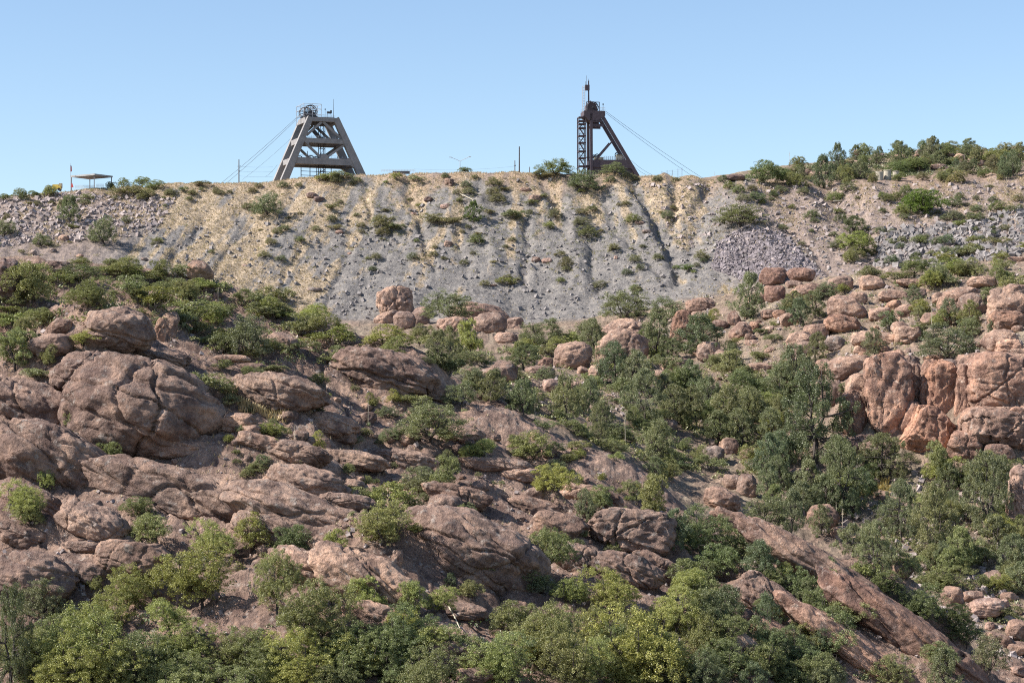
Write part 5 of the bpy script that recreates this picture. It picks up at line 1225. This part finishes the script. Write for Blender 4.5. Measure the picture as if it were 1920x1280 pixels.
m = MB(); m.tube([L2(1133, 208, 2), L2(1133, 194, 2)], .08, 5); m.box(L2(1133, 194, 2), (.4, .3, .5)); m.build('lamp', M_MACH, H2)
for v0 in (229.5, 237.5):
    pass
ST = MB()
for u in (1086, 1099):
    for y in (1.0, 4.2): SB('tower_post', (u, 336), (u, 219), .32, .32, y)
for i, v in enumerate((219.5, 226, 232, 239.5, 254, 267, 283, 296, 311)):
    m = MB(); a = L2(1086, v, 1.0); b = L2(1099, v, 4.2); m.box(((a[0] + b[0]) / 2, 2.6, a[2]), (b[0] - a[0], 3.4, .42)); m.build('landing', M_STEEL, H2)
lv = (226, 239.5, 254, 267, 283, 296, 311, 330)
for i, (a, b) in enumerate(zip(lv[:-1], lv[1:])):
    p, q = ((1087.5, a), (1097.5, b)) if i % 2 else ((1097.5, a), (1087.5, b))
    SB('stair_flight', p, q, .3, .9, 1.8); SB('cross_brace', (1086, b) if i % 2 else (1099, b), (1099, a) if i % 2 else (1086, a), .14, .14, 4.2)
m = MB()
for v in (242, 251, 262, 271, 279, 287, 292, 301, 306): m.tube([L2(1086, v, 1), L2(1099, v, 1)], .05, 4)
m.build('railing', M_MACH, H2)
m = MB(); m.bar(L2(1099, 294, 2.5), L2(1108, 294, 2.5), .2, 1.6); m.bar(L2(1099, 311, 2.5), L2(1108, 311, 2.5), .9, 1.6); m.build('walkway', M_STEEL, H2)
m = MB(); f = [L2(*q, -.2) for q in ((1107, 313), (1107, 299.5), (1179, 299), (1189, 315))]; m.quad_prism(f, [(p[0], 6.9, p[2]) for p in f]); m.build('bin_house', M_STEEL, H2)
m = MB(); f = [L2(*q, .4) for q in ((1112, 332), (1112, 312), (1186, 312), (1197, 332))]; m.quad_prism(f, [(p[0], 6.2, p[2]) for p in f]); m.build('lower_bin', M_STEEL, H2)
zz = L2(0, 299)[2]
m = MB(); m.box(((1163.5 - 1110) * p2, 2, zz + 1.0), (2.3, 2, 1.9)); m.box(((1124 - 1110) * p2, 1.5, zz + .5), (3.4, 1.6, .9)); m.build('winch_box', M_TAN, H2)
rail(H2, (1113 - 1110) * p2, (1178 - 1110) * p2, 0, zz, 1.2, 18); rail(H2, (1140 - 1110) * p2, (1178 - 1110) * p2, 6.8, zz, 2.0, 10)
sheave(H2, ((1122 - 1110) * p2, 2.5, zz + 1.5), .75, 'deflection_wheel'); sheave(H2, ((1116 - 1110) * p2, 2.5, zz + 1.3), .6, 'deflection_wheel'); sheave(H2, ((1162 - 1110) * p2, 3.6, zz + 2.2), .9, 'deflection_wheel')
# --- hoist cables
def cable(a, b, Ya, Yb, label, r=.055, sag=.5, mat=M_MACH, group=None, name='hoist_cable'):
    A, B = pt(*a, Ya), pt(*b, Yb); pts = [A.lerp(B, i / 12) - Vector((0, 0, sag * 4 * (i / 12) * (1 - i / 12))) for i in range(13)]
    o = MB().tube(pts, r, 5).build(name, mat); tag(o, label, 'cable', group); USED.add(label.lower()); return o
cable((561, 216), (414, 344), 822, 838, 'upper hoist cable running down leftward from the concrete headframe top'); cable((561, 219), (424, 344), 822, 838, 'lower of the two thick cables sloping from the concrete headframe top')
cable((545, 260), (453, 338), 824, 838, 'thin cable sloping from the middle deck of the concrete headframe', .035); cable((520, 309), (498, 331), 824, 832, 'short cable near the left foot of the concrete headframe', .04)
cable((1136, 209), (1319, 335), 815, 830, 'upper hoist cable sloping from the head of the steel headframe'); cable((1136, 212), (1302, 333), 818, 830, 'lower hoist cable sloping from the head of the steel headframe')
cable((1184, 301), (1223, 328), 815, 824, 'short upper cable behind the slanting leg of the steel headframe', .045); cable((1185, 307), (1212, 328), 816, 824, 'short lower cable behind the slanting leg of the steel headframe', .04)
for k, v in enumerate((312, 321, 330)): cable((448, v), (512, v + 1), 812, 830, ('top', 'middle', 'bottom')[k] + ' power line between the wooden pole and the concrete headframe', .02, .25, name='power_line')
cable((776, 317), (965, 312), 840, 812, 'power line stretched to the shorter pole beside the tall pole', .02, .8, name='power_line')
# --- poles and lamp
def pole(u, v0, v1, w, label, mat=M_WOOD, Y=808, cross=None, short=None):
    o = thing('utility_pole', u, v1, Y, label, 'pole', short, 0, 4, v1 - v0); s = K * Y
    MB().tube([(0, 0, -1.5), (0, 0, (v1 - v0) * s)], w * s / 2, 8, w * s * .38).build('shaft', mat, o)
    if cross:
        m = MB()
        for c in cross: m.bar((-c[1] * s, 0, (v1 - c[0]) * s), (c[1] * s, 0, (v1 - c[0]) * s), .14); m.tube([(c[1] * s * .8, 0, (v1 - c[0]) * s), (c[1] * s * .8, 0, (v1 - c[0]) * s + .35)], .07, 5)
        m.build('crossarm', mat, o)
    return o
pole(448, 299, 342, 2.2, 'wooden utility pole standing apart to the left of the concrete headframe', cross=[(312, 3), (321, 2.4)], short='the lone utility pole')
pole(965.4, 301, 323, 1.9, 'short dark utility pole beside the taller pole on the rim', cross=[(311, 2)])
pole(973.7, 275, 324, 2.6, 'tall dark pole, the thicker of two near the street lamp', short='the tall dark pole')
pole(993, 313, 324, 1.6, 'stubby post on the rim just past the tall dark pole')
s = K * 812; o = thing('street_lamp', 862.5, 325, 812, 'street lamp with two long arms forming a wide fork', 'street lamp', 'the forked street lamp', 0, 40, 30)
MB().tube([(0, 0, -1), (0, 0, 23 * s)], .14, 6, .1).build('post', M_GALV, o)
for a, b in ((-17, 30), (17.5, 31)):
    MB().tube([(0, 0, 22.5 * s), (a * .35 * s, 0, 25.5 * s), (a * s, 0, b * s)], .08, 5).build('arm', M_GALV, o); MB().box((a * 1.06 * s, 0, (b + .1) * s), (.9, .35, .2)).build('lamp_head', M_GALV, o)
# --- shade shelter with flag, fences, tanks
YP = 803; s = K * YP; o = thing('shade_shelter', 171, 356, YP, 'open shade shelter with a low hipped roof on thin posts', 'shelter', 'the shade shelter', 0, 80, 26)
q = lambda u, v, y=0: ((u - 171) * s, y, (356 - v) * s)
zr = q(0, 332.2)[2]; ring = [(q(a, 0)[0], y, zr) for a, y in ((132.4, 0), (184, -7), (210.5, 1), (160, 8.5))]
m = MB(); m.quad_prism(ring, [(p[0], p[1], zr + .55) for p in ring]); m.build('roof', M_RUST, o)
for u, v, y in ((134, 358, .1), (161, 352, 7.6), (182.5, 357, -6), (208, 354, 1)): MB().bar(q(u, v, y), (q(u, v)[0], y, zr), .28).build('post', M_CONC, o)
for u0, u1, y in ((139, 176, 2), (183, 196, -2)):
    m = MB(); k = int((u1 - u0) / 1.5)
    for i in range(k + 1): m.bar(q(u0 + (u1 - u0) * i / k, 353, y), q(u0 + (u1 - u0) * i / k, 346.5, y), .07)
    for v in (346.5, 350): m.bar(q(u0, v, y), q(u1, v, y), .09)
    m.build('railing', M_WHITE, o)
o = thing('flagpole', 132, 356, 801, 'thin flagpole with a drooping flag beside the shade shelter', 'flagpole', None, 0, 3, 50)
MB().tube([(0, 0, -1), (0, 0, 50 * s)], .07, 5, .04).build('pole', M_GALV, o)
m = MB(); m.quad_prism([(0, 0, 44 * s), (.15, .2, 44 * s), (.45, .1, 43 * s)], [(.05, 0, 34 * s), (.2, .3, 34 * s), (.5, .15, 34.5 * s)]); m.build('flag', M_RED, o)
m = MB(); m.quad_prism([(0, 0, 45.5 * s), (.15, .2, 45.5 * s), (.35, .1, 45 * s)], [(0, 0, 44 * s), (.15, .2, 44 * s), (.45, .1, 43 * s)]); m.build('flag_canton', M_BLUE, o)
o = thing('red_banner', 135.3, 351, 802, 'red cone-shaped cloth hanging by the corner post of the shade shelter', 'banner', None, 0, 4, 9)
m = MB(); m.quad_prism([(-.5, 0, 0), (.5, 0, 0), (.4, .4, 0), (-.4, .4, 0)], [(-.25, 0, 1.5), (0, 0, 1.5), (0, .2, 1.5), (-.25, .2, 1.5)]); m.build('cloth', M_RED, o)
YM = 806; s = K * YM; o = thing('loader', 107, 358, YM, 'yellow digging machine partly hidden behind the rim bushes', 'loader', 'the yellow machine', 0, 20, 10)
m = MB(); m.box((0, 0, 1.2), (3.0, 2.2, 1.1)); m.box((-.4, 0, 2.0), (2.2, 1.8, .5)); m.build('body', M_YEL, o)
m = MB(); m.box((1.3, 0, 1.9), (1.0, 1.7, 1.6)); m.build('cab', M_TAN, o); MB().bar((-1.4, 0, 1.4), (-2.2, 0, .6), .35, 1.8).build('bucket', M_YEL, o)
for x in (-.9, .9): MB().tube([(x, -1.1, .5), (x, 1.1, .5)], .55, 12).build('wheel', M_MACH, o)
o = thing('low_shed', 381, 347, 806, 'low dark flat-roofed shed edge showing over the rim', 'shed', None, 0, 18, 5); s = K * 806
MB().box((0, 1, 3.8 * s), (18 * s, 5, .5)).build('roof', M_MACH, o); MB().box((0, 1.2, 1.4 * s), (15 * s, 4, 4.4 * s)).build('wall', M_TAN, o)
o = thing('retaining_wall', 752, 326, 812, 'long low dark wall with a railing along the rim', 'wall', 'the long low rim wall', 0, 62, 10); s = K * 812
MB().box((0, 1, 3.0 * s), (32 * s, 1.0, 5 * s)).build('wall', M_MACH, o); rail(o, -37 * s, 26 * s, 1.2, 3.6 * s, 1.0, 22)
for u, h, r in ((1648.5, 16, 8), (1664, 14, 7), (1680, 17, 6)):
    Yt = 812 + (u - 1648) * .15; s = K * Yt; vb = 339 if u != 1664 else 334
    lab = {1648.5: 'squat round pale concrete tank, the widest of three', 1664: 'round pale concrete tank set between the other two', 1680: 'narrow pale concrete tank nearest the dark oak clump'}[u]
    o = thing('concrete_tank', u, vb, Yt, lab, 'tank', 'the widest concrete tank' if u == 1648.5 else None, 0, 2 * r, h, 'round concrete tanks on the hilltop')
    MB().tube([(0, 0, -2), (0, 0, h * s)], r * s, 20).build('body', M_PALE, o, False); MB().ring((0, 0, h * s), r * s, .14, (1, 0, 0), (0, 1, 0), 20, 5).build('rim', M_PALE, o)
s = K * 800
o = tag(MB().box(tuple(pt(1575, 357, 800)), (28 * s, 1.2, 7 * s)).build('concrete_footing', M_PALE), 'long low concrete footing half buried under the juniper clump', 'footing')
o = tag(MB().box(tuple(pt(1570, 376.5, 788)), (13 * s, 1.5, 1.6 * s)).build('concrete_beam', M_PALE), 'thin white concrete beam lying on the brushy bank', 'beam')
o = tag(MB().box(tuple(pt(1774, 326, 830)), (10 * s, 1.5, 3 * s)).build('concrete_block', M_WHITE), 'small white concrete block on the hilltop above the round bush', 'block')
a, b = ground(905, 405), ground(872, 362)
tag(MB().tube([ground(853, 363) + Vector((0, 0, .6)), ground(885, 380) + Vector((0, 0, .8)), ground(892, 392) + Vector((0, 0, .5))], .17, 6, .12).build('timber_log', M_STALK), 'pale timber log lying down the spoil slope by the dark juniper', 'log')
tag(MB().tube([ground(1372, 716) + Vector((0, 0, .6)), ground(1397, 727) + Vector((0, 0, .6)), ground(1425, 742) + Vector((0, 0, .5))], .16, 6, .08).build('dead_branch', M_STALK), 'bleached dead branch lying across the brushy right slope', 'branch')
tag(MB().tube([ground(840, 1150) + Vector((0, 0, .4)), ground(855, 1170) + Vector((0, 0, .4)), ground(862, 1190) + Vector((0, 0, .3))], .09, 6, .05).build('fallen_trunk', M_STALK), 'bleached fallen trunk lying on bare rock among the oaks', 'log')
tag(MB().tube([pt(1061, 312, 811), pt(1056, 301, 811), pt(1051.5, 296.5, 811)], .2, 5, .1).build('dead_branch', M_TWIG), 'bare dead branch sticking out of the feathery rim bush', 'branch')
# wire fence at the rim
o = thing('wire_fence', 1258, 330, 810, 'wire fence of thin posts on the rim under the hoist cables', 'fence', 'the wire fence', 0, 44, 14); s = K * 810
for i, (u, h) in enumerate(((1241, 9), (1251, 11), (1261, 12), (1272, 15), (1280, 18))): MB().tube([((u - 1258) * s, i * .8, -1), ((u - 1258) * s, i * .8, h * s)], .07, 5).build('fence_post', M_WOOD, o)
for k in range(4): MB().tube([((1241 - 1258) * s, 0, (2 + k * 2) * s), ((1280 - 1258) * s, 3.2, (3 + k * 3.6) * s)], .02, 4).build('fence_wire', M_GALV, o)

# ------------------------------------------------------------------ wording of the remaining labels
CW = {'n': 'green', 'y': 'yellow-green', 'b': 'bright green', 'd': 'dark green', 'g': 'grey-green', 't': 'tan', 'r': 'brownish', 'v': 'deep green'}
RW = {'c': 'pinkish', 'q': 'orange-pink', 'n': 'brown', 'o': 'orange', 'p': 'pale', 'g': 'grey', 'd': 'dark', 'l': 'light brown', 'r': 'reddish'}
KW = {'fshrub': 'feathery shrub', 'oak': 'leafy tree', 'bush': 'leafy bush', 'juniper': 'juniper', 'mesquite': 'feathery tree', 'shrub': 'shrub', 'dead': 'bare twiggy bush', 'agave': 'agave with stalk'}
SHAPE = {'D': 'rounded outcrop', 'H': 'smooth outcrop', 'B': 'boulder', 'K': 'block', 'P': 'pillar', 'S': 'flat slab', 'L': 'layered rock', 'T': 'slab'}
def size_word(w, h, rock):
    m_ = math.sqrt(w * h)
    return ('tiny' if m_ < 13 else 'small' if m_ < 26 else 'middling' if m_ < 44 else 'big' if m_ < 80 else 'huge')
def relation(du, dv, w, h):
    near = math.hypot(max(abs(du) - w / 2, 0), max(abs(dv) - h / 2, 0)); horiz = 'left' if du < 0 else 'right'; up = dv < 0
    pre = 'just ' if near < 22 else '' if near < 70 else 'well '
    if abs(du) < w * .35 or abs(dv) > 2.4 * abs(du): return pre + ('above' if up else 'below')
    if abs(dv) < h * .35 or abs(du) > 2.4 * abs(dv): return pre + horiz + ' of'
    return pre + ('up and ' if up else 'down and ') + horiz + ' of'
# plants that single themselves out become landmarks too
for it in [i for i in ITEMS[:] if i[9] == 'plant' and i[5][0] != 'shrub' and i[3] * i[4] > 2600 and not i[5][0] == 'agave'][:150]:
    o, u, v, w, h, kt, grp, cat, tint, _ = it
def worded(it):
    o, u, v, w, h, kt, grp, cat, tint, st = it
    base = f"{size_word(w, h, st != 'plant')} {(CW if kt else RW)[tint]} {KW[kt[0]] if kt else SHAPE[st]}"
    near = sorted(LAND, key=lambda L: math.hypot(max(abs(u - L[0]) - L[2] / 2, 0), max(abs(v - L[1]) - L[3] / 2, 0)))[:14]
    for L in near[:4]:
        yield f"{base} {relation(u - L[0], v - L[1], L[2], L[3])} {L[4]}"
    for sh in ('low', 'tall', 'lean', 'broad'):
        ok = {'low': h < .6 * w, 'tall': h > 1.05 * w, 'lean': w < 22, 'broad': w > 40}[sh]
        if ok: 
            for L in near[:3]: yield f"{sh} {base} {relation(u - L[0], v - L[1], L[2], L[3])} {L[4]}"
    for L in near[1:7]:
        for M in near[:4]:
            if M is not L:
                a = relation(u - M[0], v - M[1], M[2], M[3]).split(); t = f"{base} {relation(u - L[0], v - L[1], L[2], L[3])} {L[4]}, {a[0] if a[0] not in ('just', 'well') else a[1]} {'of ' if a[-1] == 'of' and len(a) < 4 else ''}{M[4]}"
                if len(t.split()) <= 16 and 'up ' not in t[-60:]: yield t
    for q_ in ('slightly', 'somewhat'):
        for L in near[:10]: yield f"{base} {q_} {relation(u - L[0], v - L[1], L[2], L[3]).replace('just ', '').replace('well ', '')} {L[4]}"
def finish():
    fall = {}
    for it in sorted(ITEMS, key=lambda i: -i[3] * i[4]):
        o = it[0]; done = False; first = None
        for t in worded(it):
            if first is None: first = t
            if len(t.split()) > 16 or t.lower() in USED: continue
            USED.add(t.lower()); o['label'] = t; done = True; break
        if not done:
            o['label'] = first; o['group'] = 'alike: ' + first
            fall.setdefault(first, []).append(o)
        o['category'] = it[7]
        st = o.name.split('.')[0]
        o['group'] = o.get('group') or {'shrub': 'shrubs on the canyon slopes', 'leafy_tree': 'leafy trees on the hillsides', 'leafy_bush': 'leafy bushes on the hillsides', 'juniper_tree': 'junipers on the slopes', 'feathery_tree': 'feathery trees on the slopes',
                      'bare_bush': 'leafless bushes', 'feathery_shrub': 'feathery shrubs on the slopes', 'agave': 'agaves on the slopes'}.get(st, 'boulders and slabs on the slopes')
    for t, os_ in fall.items():
        for k in bpy.data.objects:
            if k.get('label') == t and k.parent is None: k['group'] = 'alike: ' + t
    print('items', len(ITEMS), 'shared labels', sum(map(len, fall.values())))
finish()
